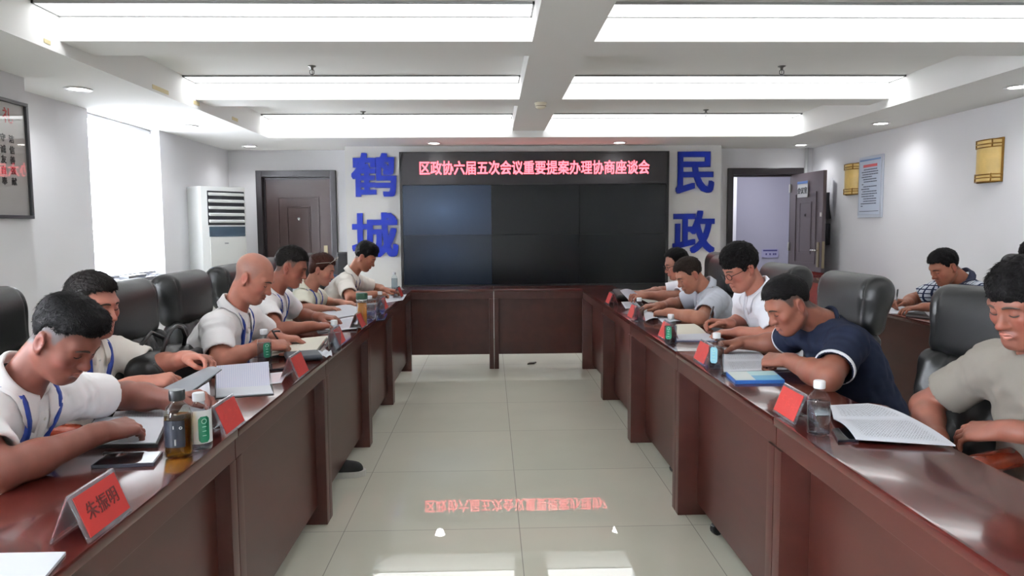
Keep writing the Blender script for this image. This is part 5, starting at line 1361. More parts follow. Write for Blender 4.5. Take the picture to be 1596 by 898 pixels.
# ---- right row, facing left
PEOPLE['far_right'] = person(dict(label='man with glasses in a white shirt holding papers, farthest of the right row', seed=107, yaw=182, pelvis=(1.72, 5.72), neck=(1.60, 5.70, 0.925), head=(1.475, 5.70, 1.082), hs=1.04, hyaw=184, hpitch=18,
    skin=(194, 142, 116), L=dict(el=(1.36, 5.45, 0.845), wr=(1.18, 5.38, 0.865), dir=(-0.9, 0.0, 0.05), up=(0.1, -0.5, 1), pose='hold'), R=dict(el=(1.40, 5.92, 0.84), wr=(1.19, 5.62, 0.855), dir=(-0.9, -0.3, 0.05), up=(0, 0.3, 1), pose='hold'),
    shirt=SHIRT_B, placket=True, hair=dict(style='receding', top=0.013, side=0.006, mat=BLK_H), glasses=True, res=0.0058))
PEOPLE['grey_shirt'] = person(dict(label='man in a light grey short-sleeved shirt leaning over papers at the right table', seed=108, yaw=180, pelvis=(1.62, 4.90), neck=(1.475, 4.875, 0.945), head=(1.345, 4.865, 1.052), hs=1.02, hyaw=188, hpitch=30,
    skin=(186, 136, 108), L=dict(sh=(1.48, 4.69, 0.89), el=(1.285, 4.40, 0.81), wr=(1.135, 4.58, 0.83), dir=(-0.55, 0.6, -0.08), up=(0.1, -0.3, 1), pose='fist'), R=dict(el=(1.34, 5.12, 0.83), wr=(1.16, 4.96, 0.83), dir=(-0.9, -0.2, 0), pose='rest'),
    shirt=SHIRT_G, placket=True, hair=dict(style='short', top=0.010, side=0.005, mat=('brownblack', (36, 28, 24)), rough=0.0016), res=0.0055))
PEOPLE['white_glasses'] = person(dict(label='man with glasses in a bright white shirt writing with a pen at the right table', seed=109, yaw=180, pelvis=(1.60, 3.82), neck=(1.430, 3.81, 1.022), head=(1.325, 3.80, 1.158), hs=1.05, hyaw=192, hpitch=26,
    skin=(196, 140, 116), L=dict(el=(1.42, 3.52, 0.83), wr=(1.285, 3.68, 0.832), dir=(-0.8, 0.25, -0.05), up=(0, 0, 1), pose='rest'), R=dict(el=(1.44, 4.06, 0.84), wr=(1.285, 3.90, 0.845), dir=(-0.9, 0.05, 0.08), up=(0.2, 0.6, 1), pose='pen'),
    shirt=SHIRT_B, placket=True, hair=dict(style='fringe', top=0.024, side=0.011, mat=BLK_H, rough=0.0024), glasses=True, res=0.005))
PEOPLE['navy'] = person(dict(label='stocky man in a navy t-shirt with white sleeve trim leaning over a document', seed=110, yaw=180, pelvis=(1.58, 2.98), neck=(1.37, 2.915, 0.985), head=(1.205, 2.89, 1.062), hs=1.02, hyaw=186, hpitch=30, build=1.12, belly=0.04, face_w=1.12, arm=1.12, hands=1.03,
    skin=(160, 110, 88), L=dict(sh=(1.36, 2.70, 0.92), el=(1.215, 2.55, 0.83), wr=(1.175, 2.82, 0.845), dir=(-0.55, 0.8, -0.12), up=(-0.3, -0.4, 1), pose='fist'), R=dict(sh=(1.34, 3.09, 0.93), el=(1.34, 3.26, 0.84), wr=(1.165, 3.30, 0.838), dir=(-0.95, 0.1, -0.05), up=(0, 0.2, 1), pose='fist'),
    shirt=NAVY, garment='t_shirt', collar=False, crew=True, cuff=True, sleeve=0.66, flare=1.05, hair=dict(style='crew', top=0.008, side=0.003, mat=BLK_H, fade=0.85, fade_col=(48, 46, 46), rough=0.0010, len=0.008), beard=0.4, res=0.0042, sres=0.0065))
PEOPLE['grey_tee'] = person(dict(label='young man in a grey-brown t-shirt at the right edge of the photo', seed=111, yaw=180, pelvis=(1.62, 2.02), neck=(1.515, 1.925, 1.03), head=(1.455, 1.92, 1.166), hs=1.03, hyaw=192, hpitch=20,
    skin=(158, 108, 88), R=dict(sh=(1.515, 2.115, 0.955), el=(1.425, 2.305, 0.785), wr=(1.335, 2.085, 0.725), dir=(-0.4, -0.7, -0.3), up=(0, 0, 1), pose='rest'), L=dict(el=(1.56, 1.715, 0.83), wr=(1.425, 1.945, 0.805), dir=(-0.42, 0.85, -0.28), up=(-0.5, -0.2, 1), pose='rest'),
    shirt=GREYT, garment='t_shirt', collar=False, crew=True, sleeve=0.62, flare=1.06, hair=dict(style='fringe', top=0.013, side=0.008, front=0.004, mat=BLK_H, rough=0.0028), res=0.0042, sres=0.0065))
PEOPLE['checked'] = person(dict(label='man in a checked polo with dark collar writing at the side table', seed=112, yaw=180, pelvis=(3.38, 4.92), neck=(3.27, 4.90, 0.985), head=(3.125, 4.90, 1.088), hs=1.06, hyaw=184, hpitch=28, build=1.05, face_w=1.06,
    skin=(184, 130, 102), R=dict(el=(3.08, 5.20, 0.83), wr=(2.965, 5.06, 0.825), dir=(-0.85, -0.1, 0.06), up=(0.2, 0.6, 1), pose='pen'), L=dict(el=(3.06, 4.66, 0.83), wr=(2.93, 4.80, 0.822), dir=(-0.8, 0.25, -0.1), pose='rest'),
    shirt=CHECK, collar_mat=mat('collar_navy', (34, 40, 66), 0.8), hair=dict(style='short', top=0.012, side=0.006, mat=BLK_H, fade=0.6, fade_col=(50, 46, 46)), res=0.0058))
PEOPLE['edge'] = person(dict(label='partly hidden dark-haired man by the right wall, cut by the photo edge', seed=113, yaw=180, pelvis=(3.50, 4.22), neck=(3.38, 4.20, 1.03), head=(3.235, 4.19, 1.172), hs=1.03, hyaw=184, hpitch=22,
    skin=(184, 130, 102), R=dict(el=(3.20, 4.42, 0.83), wr=(3.02, 4.30, 0.81), dir=(-0.9, -0.1, 0), pose='rest'), L=dict(el=(3.20, 3.95, 0.83), wr=(3.02, 4.05, 0.81), dir=(-0.9, 0.1, 0), pose='rest'),
    shirt=SHIRT_W, hair=dict(style='thick', top=0.014, side=0.006, mat=BLK_H), res=0.006))
# ================================================================== things on the tables
ACRY = clear_mat('acrylic', (244, 246, 250), 0.95, 0.04, 0.10)
CARD = mat('card_red', (166, 38, 33), 0.55, vary=(30, 0.04)); CARDB = mat('card_red_back', (158, 34, 32), 0.6)
CINK = mat('card_ink', (92, 26, 24), 0.6)
FADED = mat('card_faded', (176, 52, 44), 0.6)
def placard(label, x, y, facing, text=None, w=0.165, dep=0.072, h=0.092, seed=1, rz=0.0):
    """tent-shaped name stand; facing +1 shows its front to +X, -1 to -X; runs along Y"""
    t = thing('name_placard', label, 'name placard', (x, y, ZT), (0 if facing > 0 else math.pi)+rz, 'red name placards')
    a = math.atan2(dep/2, h)
    for s in (1, -1):
        M = T(s*dep/2, 0, 0) @ Matrix.Rotation(-s*a, 4, 'Y')
        L = math.hypot(dep/2, h)
        MB().box((-0.0025, -w/2, 0), (0.0025, w/2, L), M, 0.001).build('holder', ACRY, t)
        c = MB().box((-0.0006, -w/2+0.007, 0.008), (0.0006, w/2-0.007, L-0.008), T(s*dep/2, 0, 0) @ Matrix.Rotation(-s*a, 4, 'Y') @ T(s*0.0035, 0, 0)).build('name_card', CARD if s > 0 else CARDB, t)
        if s > 0:
            MM = T(dep/2, 0, 0) @ Matrix.Rotation(-a, 4, 'Y') @ T(0.0046, 0, L*0.50) @ FM
            if text: text_mesh('card_text', text, 0.037, CINK, c, extrude=0.0002, bold=0.0005, M=MM, spacing=1.08)
            else:
                b = MB(); rr = random.Random(seed)
                for k in range(3):
                    for j in range(6):
                        y0 = (k-1)*0.042+rr.uniform(-0.015, 0.004); z0 = rr.uniform(-0.018, 0.016); ww = rr.uniform(0.004, 0.022); hh = rr.uniform(0.002, 0.004) if ww > 0.009 else rr.uniform(0.008, 0.02)
                        b.box((y0, z0, 0), (y0+ww, z0+hh, 0.0003), MM)
                b.build('card_marking', FADED, c)
    return t
placard('large red name placard nearest the camera on the left table', -0.805, 1.44, 1, '\u6731\u632f\u660e')
placard('red name placard beside the two bottles at the front of the left table', -0.797, 2.135, 1, seed=2)
placard('red name placard in front of the open notebook on the left table', -0.797, 2.925, 1, seed=3)
def pos(px, py): p = atz(px, py, ZT); return p
for (px, py, lb, sd) in ((543, 536, 'red name placard beside the clear bottle, fourth from the camera on the left table', 4), (578, 510, 'red name placard beside the thermos on the left table', 5), (603, 482, 'small red name placard on the left table just before the young man', 6), (629, 463, 'farthest red name placard of the left table, by the young man\'s hand', 7)):
    p = pos(px, py); placard(lb, -0.80, p[1]-0.02, 1, seed=sd)
for (x, y, lb, sd) in ((0.938, 2.18, 'red name placard nearest the camera on the right table, beside the clear bottle', 11), (0.938, 3.10, 'red name placard beside the bottle with the pale blue label', 12), (0.938, 3.79, 'red name placard beside the green-labelled bottle on the right table', 13), (0.935, 4.66, 'red name placard beside the bottle in front of the grey-shirted man', 14), (0.932, 5.55, 'farthest red name placard of the right table', 15)):
    placard(lb, x, y, -1, seed=sd)

CLEARB = clear_mat('bottle_plastic', (246, 250, 252), 0.95, 0.03)
WATER = clear_mat('bottle_water', (228, 234, 238), 0.6, 0.02)
CAPW = mat('cap_white', (226, 228, 232), 0.4); CAPK = mat('cap_black', (24, 28, 30), 0.35)
LABG = mat('label_green', (24, 118, 88), 0.4); LABW = mat('label_white', (222, 226, 228), 0.4); LABB = mat('label_sky', (150, 206, 222), 0.4)
def bottle(label, px, py, lab=None, side=1, h=0.156, r=0.031, ang=None):
    p = pos(px, py)
    t = thing('water_bottle', label, 'bottle', tuple(p), 0, 'clear water bottles')
    k = h/0.156
    prof = [(0.0, 0.003), (r*0.75, 0.0), (r*0.96, 0.004), (r, 0.012), (r*0.985, 0.03*k), (r, 0.05*k), (r, 0.095*k), (r*0.96, 0.106*k), (r*0.75, 0.118*k), (r*0.50, 0.126*k), (0.0135, 0.131*k), (0.0135, 0.137*k)]
    MB().lathe(prof, 28, cap=False).build('body', CLEARB, t, smooth=True)
    MB().lathe([(0.0, 0.005)]+[(q*0.955, z+0.001) for q, z in prof[2:7]]+[(0.0, 0.0955*k)], 24, cap=False).build('water', WATER, t, smooth=True)
    MB().lathe([(0.0155, 0.134*k), (0.0162, 0.136*k), (0.0162, 0.153*k), (0.0145, h), (0, h)], 24).build('cap', CAPW, t, auto=0.6)
    if lab:
        view = math.atan2(-p[1], -p[0])            # the printed side is turned to the aisle
        a = view+(0.35*side if ang is None else ang)
        if lab == 'green2':
            MB().lathe([(r*1.012, 0.022*k), (r*1.012, 0.112*k)], 20, None, a-0.9, a+1.0).build('label', LABW, t, smooth=True)
            z0, z1, hw = 0.025*k, 0.096*k, 0.48
        else: z0, z1, hw = 0.034*k, 0.100*k, 0.50
        c = {'green': LABG, 'green2': LABG, 'sky': LABB}[lab]
        rows = []
        for z in np.linspace(z0, z1, 12):
            e = min(1, (z-z0)/0.008, (z1-z)/0.008); w = hw*(0.55+0.45*math.sqrt(max(0, e)))
            rows.append([(r*1.02*math.cos(a+q*w), r*1.02*math.sin(a+q*w), z) for q in np.linspace(-1, 1, 9)])
        lo = MB().grid(np.array(rows)).build('label', c, t, smooth=True)
        rows = []
        b = MB()
        ring = [(r*1.035*math.cos(a+0.2*math.cos(q)), r*1.035*math.sin(a+0.2*math.cos(q)), z1-0.013+0.0062*math.sin(q)) for q in np.linspace(0, 2*math.pi, 17)[:-1]]
        b.tube(ring, 0.0009, 5, True); 
        for q in range(3):
            b.tube([(r*1.03*math.cos(a+0.16*u), r*1.03*math.sin(a+0.16*u), z1-0.028-0.012*q) for u in (-1, -0.3, 0.3, 1)], 0.0011, 5)
        b.build('label_print', mat('print_pale', (176, 214, 200), 0.5), lo)
    return t
bottle('clear bottle with a white and green label beside the dark tea bottle, front left', 313, 700, 'green2', 1)
bottle('green-labelled water bottle in front of the bald man', 413, 568, 'green', 1)
bottle('clear unlabelled bottle standing beside the bald man\'s notebook', 522, 549)
bottle('small clear bottle right behind the thermos on the left table', 577, 498)
bottle('clear bottle on the left table between the thermos and the young man', 593, 489)
bottle('small bottle with a dark label on the far table below the screen\'s left edge', 615, 449, None)
bottle('clear bottle in front of the man in the grey shirt', 996, 503)
bottle('green-labelled bottle in front of the pen-writing man with glasses', 1045, 538, 'green', -1)
bottle('bottle with a pale blue label in front of the man in the navy t-shirt', 1116, 577, 'sky', -1)
bottle('large clear bottle nearest the camera on the right table', 1275, 677)

# tea bottle
p = pos(280, 712)
t = thing('tea_bottle', 'brown tea bottle with a black label and black cap at the front left', 'bottle', tuple(p))
r = 0.0345
prof = [(0, 0.004), (r*0.8, 0), (r*0.97, 0.004), (r, 0.014), (r, 0.10), (r*0.97, 0.118), (r*0.8, 0.134), (r*0.5, 0.145), (0.0155, 0.150), (0.0155, 0.158)]
MB().lathe(prof, 28, cap=False).build('body', clear_mat('tea_glass', (240, 240, 232), 0.95, 0.03), t, smooth=True)
MB().lathe([(0, 0.006)]+[(q*0.95, z+0.001) for q, z in prof[2:5]]+[(0.0325, 0.112), (0, 0.1125)], 24, cap=False).build('tea', clear_mat('tea_liquid', (206, 174, 96), 0.6, 0.03), t, smooth=True)
MB().lathe([(0.019, 0.152), (0.020, 0.154), (0.020, 0.176), (0.018, 0.179), (0, 0.179)], 24).build('cap', CAPK, t, auto=0.6)
va = math.atan2(-p[1], -p[0])
lb_ = MB().lathe([(r*1.015, 0.034), (r*1.015, 0.104)], 24, None, va-1.25, va+0.45).build('label', mat('label_black', (30, 34, 44), 0.35), t, smooth=True)
b = MB()
b.tube([(r*1.03*math.cos(va+0.15+0.09*math.cos(q)), r*1.03*math.sin(va+0.15+0.09*math.cos(q)), 0.085+0.003*math.sin(q)) for q in np.linspace(0, 2*math.pi, 13)[:-1]], 0.0009, 5, True)
b.tube([(r*1.03*math.cos(va-0.35), r*1.03*math.sin(va-0.35), z) for z in (0.083, 0.091)], 0.0013, 5); b.tube([(r*1.03*math.cos(va-0.25), r*1.03*math.sin(va-0.25), z) for z in (0.040, 0.052, 0.056)], 0.0022, 5)
b.build('label_print', mat('print_silver', (200, 200, 196), 0.3), lb_)

# thermos with green lid
p = pos(565, 508)
t = thing('thermos', 'glass tea tumbler with a dark green lid on the left table', 'tumbler', tuple(p))
MB().lathe([(0, 0), (0.031, 0), (0.033, 0.004), (0.033, 0.155), (0.031, 0.16)], 28, cap=False).build('body', CLEARB, t, smooth=True)
MB().lathe([(0, 0.006), (0.028, 0.006), (0.028, 0.142), (0, 0.1425)], 24, cap=False).build('tea', mat('amber_tea', (178, 112, 38), 0.15, spec=0.6), t, smooth=True)
MB().lathe([(0.0335, 0.150), (0.0345, 0.152), (0.0345, 0.162), (0.0335, 0.164)], 28, cap=False).build('steel_ring', CHROME, t, smooth=True)
MB().lathe([(0.034, 0.164), (0.035, 0.167), (0.035, 0.200), (0.032, 0.204), (0, 0.205)], 28).build('lid', mat('lid_green', (44, 82, 66), 0.35), t, auto=0.6)

# papers
def paper_mat(name, rgb, lines=None, rows=0.0062, ink=(120, 124, 134), along='x'):
    if name in MATS: return MATS[name]
    m = mat(name, rgb, 0.65, spec=0.25); nt = m.node_tree; p_ = nt.nodes['Principled BSDF']
    uv = nt.nodes.new('ShaderNodeUVMap'); uv.uv_map = 'UVMap'
    if lines == 'text':
        br = nt.nodes.new('ShaderNodeTexBrick'); br.inputs['Scale'].default_value = 1.0; br.offset = 0.37; br.offset_frequency = 2; br.squash = 1.0
        br.inputs['Brick Width'].default_value = 0.0075; br.inputs['Row Height'].default_value = rows; br.inputs['Mortar Size'].default_value = rows*0.24; br.inputs['Mortar Smooth'].default_value = 0.2; br.inputs['Bias'].default_value = 0.15
        br.inputs['Mortar'].default_value = (*lin(rgb), 1); br.inputs['Color1'].default_value = (*lin(ink), 1); br.inputs['Color2'].default_value = (*lin(tuple(0.55*a+0.45*c for a, c in zip(rgb, ink))), 1)
        nt.links.new(uv.outputs[0], br.inputs['Vector']); 
        mk = nt.nodes.new('ShaderNodeSeparateXYZ'); nt.links.new(uv.outputs[0], mk.inputs[0])
        mx = nt.nodes.new('ShaderNodeMix'); mx.data_type = 'RGBA'; mx.inputs[6].default_value = (*lin(rgb), 1)
        att = nt.nodes.new('ShaderNodeAttribute'); att.attribute_name = 'printed'
        nt.links.new(att.outputs['Fac'], mx.inputs[0]); nt.links.new(br.outputs[0], mx.inputs[7]); nt.links.new(mx.outputs[2], p_.inputs['Base Color'])
    if lines == 'ruled':
        sp = nt.nodes.new('ShaderNodeSeparateXYZ'); nt.links.new(uv.outputs[0], sp.inputs[0])
        mu = nt.nodes.new('ShaderNodeMath'); mu.operation = 'MULTIPLY'; mu.inputs[1].default_value = 1/rows; nt.links.new(sp.outputs[0 if along == 'x' else 1], mu.inputs[0])
        fr = nt.nodes.new('ShaderNodeMath'); fr.operation = 'FRACT'; nt.links.new(mu.outputs[0], fr.inputs[0])
        lt = nt.nodes.new('ShaderNodeMath'); lt.operation = 'LESS_THAN'; lt.inputs[1].default_value = 0.13; nt.links.new(fr.outputs[0], lt.inputs[0])
        mx = nt.nodes.new('ShaderNodeMix'); mx.data_type = 'RGBA'; mx.inputs[6].default_value = (*lin(rgb), 1); mx.inputs[7].default_value = (*lin(ink), 1)
        nt.links.new(lt.outputs[0], mx.inputs[0]); nt.links.new(mx.outputs[2], p_.inputs['Base Color'])
    return m
P_TEXT = paper_mat('paper_text', (206, 209, 217), 'text', 0.0062)
P_PLAIN = paper_mat('paper_plain', (206, 209, 217)); P_CREAM = paper_mat('paper_cream', (214, 210, 196)); P_RULED = paper_mat('paper_ruled', (202, 204, 220), 'ruled', 0.0085, (168, 174, 206))
P_RULEC = paper_mat('paper_ruled_cream', (212, 210, 204), 'ruled', 0.008, (186, 188, 190))
P_GREY = mat('folder_grey', (128, 132, 138), 0.5); K_COVER = mat('cover_black', (24, 26, 28), 0.45)
def corners3(pts, z): return [atz(px, py, z) for px, py in pts]
def sheet(name, label, cat, C4, m, th=0.0012, curl=None, parent=None, group=None, n=14, margin=0.08):
    """C4: four world corners TL TR BR BL; curl(u,v) gives the lift"""
    C4 = [np.array(c, float) for c in C4]
    U = np.linspace(0, 1, n+1)
    top = np.array([[((C4[0]*(1-u)+C4[1]*u)*(1-v)+(C4[3]*(1-u)+C4[2]*u)*v)+V(0, 0, curl(u, v) if curl else 0) for u in U] for v in U])
    ex = np.linalg.norm(C4[1]-C4[0]); ey = np.linalg.norm(C4[3]-C4[0])
    nz = np.cross(top[0, -1]-top[0, 0], top[-1, 0]-top[0, 0]); nz = nz/np.linalg.norm(nz)
    if nz[2] < 0: nz = -nz
    c0 = top.reshape(-1, 3).mean(0); org = V(c0[0], c0[1], top[:, :, 2].min()) if parent is None else V(0, 0, 0)
    bm = bmesh.new(); uvl = bm.loops.layers.uv.new('UVMap'); pl = bm.verts.layers.float.new('printed')
    A = [[bm.verts.new(tuple(top[i, j]+nz*th-org)) for j in range(n+1)] for i in range(n+1)]
    B = [[bm.verts.new(tuple(top[i, j]-org)) for j in range(n+1)] for i in range(n+1)]
    for i in range(n+1):
        for j in range(n+1):
            u, v = U[j], U[i]
            A[i][j][pl] = 1.0 if (margin <= u <= 1-margin and margin <= v <= 1-margin) else 0.0
    def q(vs, uvs):
        f = bm.faces.new(vs); f.smooth = True
        for lp, uv in zip(f.loops, uvs): lp[uvl].uv = uv
    for i in range(n):
        for j in range(n):
            uv = [(U[j]*ex, U[i]*ey), (U[j+1]*ex, U[i]*ey), (U[j+1]*ex, U[i+1]*ey), (U[j]*ex, U[i+1]*ey)]
            q((A[i][j], A[i][j+1], A[i+1][j+1], A[i+1][j]), uv); q((B[i][j], B[i+1][j], B[i+1][j+1], B[i][j+1]), [uv[0], uv[3], uv[2], uv[1]])
    for k in range(n):
        for a, b_ in (((0, k), (0, k+1)), ((n, k+1), (n, k)), ((k+1, 0), (k, 0)), ((k, n), (k+1, n))):
            f = bm.faces.new((A[a[0]][a[1]], B[a[0]][a[1]], B[b_[0]][b_[1]], A[b_[0]][b_[1]]))
    bmesh.ops.recalc_face_normals(bm, faces=bm.faces)
    for e in bm.edges:
        if len(e.link_faces) == 2 and e.calc_face_angle(0) > 0.9: e.smooth = False
    me = bpy.data.meshes.new(name); bm.to_mesh(me); bm.free()
    o = link_mesh(name, me, m, parent)
    if parent is None: o.location = tuple(org); tag(o, label, cat, group)
    return o
z1 = ZT+0.001
def hump(a): return lambda u, v: a*math.sin(math.pi*v)
sheet('paper_stack', 'white papers at the bottom left corner of the photo, beside the nearest placard', 'paper', corners3(((-60, 868), (103, 865), (52, 925), (-130, 935)), z1), P_PLAIN, 0.006)
# tablet folder of the front man
t = thing('portfolio', 'black portfolio with white pages under the front left man\'s hand', 'folder', tuple(pos(190, 672)))
C = corners3(((150, 655), (264, 656), (246, 698), (112, 700)), ZT)
loc = V(t.location)
def inset(C, a, dz): m_ = sum(C)/4; return [c+(m_-c)*a+V(0, 0, dz) for c in C]
for nm, cc, mm, th in (('cover', inset(C, 0, 0.0008), K_COVER, 0.009), ('pages', inset(C, 0.05, 0.0100), P_PLAIN, 0.003)):
    o = sheet(nm, None, None, [c-loc for c in cc], mm, th, None, t)
C = corners3(((180, 642), (262, 636), (264, 655), (172, 656)), z1)
sheet('document', 'printed sheet lying past the black portfolio on the left table', 'document', C, P_TEXT, 0.0012)
def phone(label, pts, th=0.008, glossy=None, z=None):
    C = corners3(pts, ZT); t = thing('smartphone', label, 'phone', tuple(sum(C)/4)); loc = V(t.location)
    sheet('case', None, None, [c-loc+V(0, 0, 0.0006) for c in C], mat('phone_case', (34, 38, 48), 0.3), th, None, t, n=4)
    sheet('screen', None, None, [c-loc for c in inset(C, 0.05, th+0.0007)], mat('phone_glass', (16, 18, 22), 0.06, spec=0.8), 0.0006, None, t, n=4)
    return t
phone('dark smartphone lying by the nearest placard in front of the front left man', ((166, 713), (254, 708), (240, 727), (142, 731)))
t = pen('silver pen lying beside the black portfolio', atz(238, 706, ZT+0.005), atz(160, 708, ZT+0.006), mat('pen_silver', (182, 186, 192), 0.25, 0.8), 0.005)
# sheet held upright by the front man's far hand
def pw(px, py, y): return aty(px, py, y)
sheet('held_page', 'white page raised by the front left man\'s far hand behind the tea bottle', 'paper', (pw(293, 620, 2.30), pw(326, 596, 2.30), pw(330, 640, 2.24), pw(275, 648, 2.24)), P_PLAIN, 0.0008, lambda u, v: 0.004*math.sin(3*u))
sheet('grey_folder', 'grey folder tilted up in the hands of the heavy-set man', 'folder', (pw(322, 574, 2.72), pw(346, 577, 2.60), pw(292, 616, 2.38), pw(240, 614, 2.44)), P_GREY, 0.004, lambda u, v: 0.006*math.sin(math.pi*u))
# notepads
t = thing('notepad', 'open ruled notepad behind the second placard on the left table', 'notepad', tuple(pos(378, 600))); loc = V(t.location)
C = corners3(((337, 579), (419, 572), (421, 603), (337, 608)), ZT)
sheet('ruled_page', None, None, [c-loc+V(0, 0, 0.004) for c in C], P_RULED, 0.002, lambda u, v: 0.018*(1-v)**1.5, t)
C2 = corners3(((337, 608), (421, 603), (426, 615), (337, 621)), ZT)
sheet('lower_page', None, None, [c-loc+V(0, 0, 0.002) for c in C2], P_PLAIN, 0.004, None, t)
C3 = corners3(((335, 580), (420, 574), (427, 616), (335, 622)), ZT)
sheet('cover', None, None, [c-loc+V(0, 0, 0.0005) for c in C3], K_COVER, 0.0012, None, t)
sheet('document', 'white sheet with faint red print under the ruled notepad', 'document', corners3(((421, 582), (449, 579), (439, 597), (421, 599)), z1), paper_mat('paper_redprint', (206, 208, 214), 'text', 0.006, (214, 160, 165)), 0.001)
phone('black smartphone beside the green-labelled bottle of the bald man', ((421, 570), (449, 568), (448, 577), (420, 579)))
t = thing('notebook', 'open cream notebook the bald man is writing in', 'notebook', tuple(pos(465, 545))); loc = V(t.location)
C = corners3(((430, 538), (512, 528), (494, 552), (420, 558)), ZT)
sheet('cover', None, None, [c-loc+V(0, 0, 0.0006) for c in C], K_COVER, 0.004, None, t)
sheet('pages', None, None, [c-loc for c in inset(C, 0.05, 0.005)], P_CREAM, 0.010, lambda u, v: 0.006*math.sin(math.pi*u)**0.5, t)
sheet('document', 'ruled sheet lying past the bald man\'s notebook', 'document', corners3(((474, 527), (516, 523), (516, 535), (474, 540)), z1), P_RULEC, 0.001)
def pouch(label, cat, name, pts, h, m):
    C = corners3(pts, ZT); c = sum(C)/4; ux = (C[1]-C[0]+C[2]-C[3])/2; L = np.linalg.norm(ux); ux = ux/L; wv = np.linalg.norm((C[3]-C[0]+C[2]-C[1])/2)
    R = np.stack([ux, np.cross(V(0, 0, 1), ux), V(0, 0, 1)], 1)
    v, f = sdf_mesh([bx(c+V(0, 0, h/2+0.001), (L/2, wv/2, h/2), min(h/2*0.95, 0.03), R, 0.01)], 0.006 if L > 0.1 else 0.004)
    o = np_mesh(name, v-c, f, m); o.location = tuple(c); return tag(o, label, cat)
pouch('dark grey glasses case beside the third placard on the left table', 'glasses case', 'glasses_case', ((446, 557), (500, 552), (500, 563), (443, 566)), 0.026, mat('case_grey', (52, 58, 66), 0.5))
sheet('tissue', 'crumpled white tissue beside the bald man\'s bottle', 'tissue', corners3(((492, 551), (516, 550), (518, 558), (494, 560)), z1), P_PLAIN, 0.003, lambda u, v: 0.010*abs(math.sin(7*u+2*v))+0.006*abs(math.sin(9*v)))
sheet('document', 'curled white papers in front of the woman', 'document', corners3(((502, 489), (556, 480), (562, 490), (498, 501)), z1), P_PLAIN, 0.004, lambda u, v: 0.035*(1-v)*math.sin(math.pi*(0.15+0.7*u)))
sheet('document', 'white printed sheets under the bracelet man\'s hands', 'document', corners3(((490, 505), (560, 494), (556, 514), (496, 519)), z1), P_TEXT, 0.004, lambda u, v: 0.006*u)
sheet('document', 'white sheet the young man is writing on', 'document', corners3(((598, 463), (634, 459), (628, 468), (600, 472)), z1), P_TEXT, 0.001)
phone('small dark phone beside the fifth placard on the left table', ((588, 494), (604, 491), (600, 500), (586, 502)))
# right table
t = thing('open_document', 'large open printed document nearest the camera on the right table', 'document', tuple(pos(1380, 660))); loc = V(t.location)
C = corners3(((1292, 634), (1353, 631), (1424, 658), (1299, 658)), ZT)
sheet('page', None, None, [c-loc+V(0, 0, 0.002) for c in C], P_TEXT, 0.003, lambda u, v: 0.008*math.sin(math.pi*v)+0.006*v, t)
C = corners3(((1299, 658), (1424, 658), (1489, 699), (1334, 692)), ZT)
sheet('page', None, None, [c-loc+V(0, 0, 0.002) for c in C], P_TEXT, 0.003, lambda u, v: 0.006+0.016*math.sin(math.pi*v*0.8)*(1-0.6*u)-0.006*v, t)
phone('dark smartphone half under the large open document', ((1296, 672), (1322, 669), (1338, 689), (1306, 690)), 0.006)
t = thing('open_document', 'open printed document in front of the man in the navy t-shirt', 'document', tuple(pos(1170, 562))); loc = V(t.location)
for pts in (((1126, 545), (1180, 548), (1196, 563), (1126, 565)), ((1126, 565), (1196, 563), (1232, 577), (1128, 581))):
    sheet('page', None, None, [c-loc+V(0, 0, 0.002) for c in corners3(pts, ZT)], P_TEXT, 0.003, lambda u, v: 0.005*math.sin(math.pi*v), t)
t = thing('booklet', 'blue and white booklet in front of the man in the navy t-shirt', 'booklet', tuple(pos(1178, 590))); loc = V(t.location)
C = corners3(((1131, 585), (1206, 583), (1223, 598), (1146, 599)), ZT)
BKB = mat('booklet_blue', (44, 98, 170), 0.4)
sheet('pages', None, None, [c-loc+V(0, 0, 0.0006) for c in C], BKB, 0.013, None, t, n=4)
C5 = inset(C, 0.0, 0.0140)
def sub(C, u0, u1, v0, v1):
    B_ = lambda u, v: (C[0]*(1-u)+C[1]*u)*(1-v)+(C[3]*(1-u)+C[2]*u)*v
    return [B_(u0, v0), B_(u1, v0), B_(u1, v1), B_(u0, v1)]
sheet('cover', None, None, [c-loc for c in sub(C5, 0.02, 0.42, 0.03, 0.97)], mat('booklet_pale', (206, 214, 212), 0.4), 0.0006, None, t, n=4)
sheet('cover_band', None, None, [c-loc for c in sub(C5, 0.42, 0.98, 0.03, 0.5)], mat('booklet_mint', (176, 212, 216), 0.4), 0.0006, None, t, n=4)
sheet('cover_band', None, None, [c-loc for c in sub(C5, 0.42, 0.98, 0.5, 0.97)], mat('booklet_sky', (92, 168, 206), 0.4), 0.0006, None, t, n=4)
pen('black pen lying between the booklet and the open document', atz(1180, 581, ZT+0.005), atz(1124, 583, ZT+0.006), mat('pen_black', (28, 28, 30), 0.3), 0.0045)
t = thing('notebook', 'open notebook with white pages under the pen of the man with glasses', 'notebook', tuple(pos(1080, 518))); loc = V(t.location)
for pts, mm in ((((1053, 508), (1082, 507), (1101, 522), (1053, 524)), P_CREAM), (((1053, 524), (1101, 522), (1116, 532), (1054, 532)), P_PLAIN)):
    sheet('page', None, None, [c-loc+V(0, 0, 0.003) for c in corners3(pts, ZT)], mm, 0.006, lambda u, v: 0.006*math.sin(math.pi*v), t)
sheet('cover', None, None, [c-loc+V(0, 0, 0.0006) for c in corners3(((1051, 508), (1083, 506), (1118, 533), (1052, 533)), ZT)], mat('cover_blue', (60, 72, 110), 0.5), 0.002, None, t)
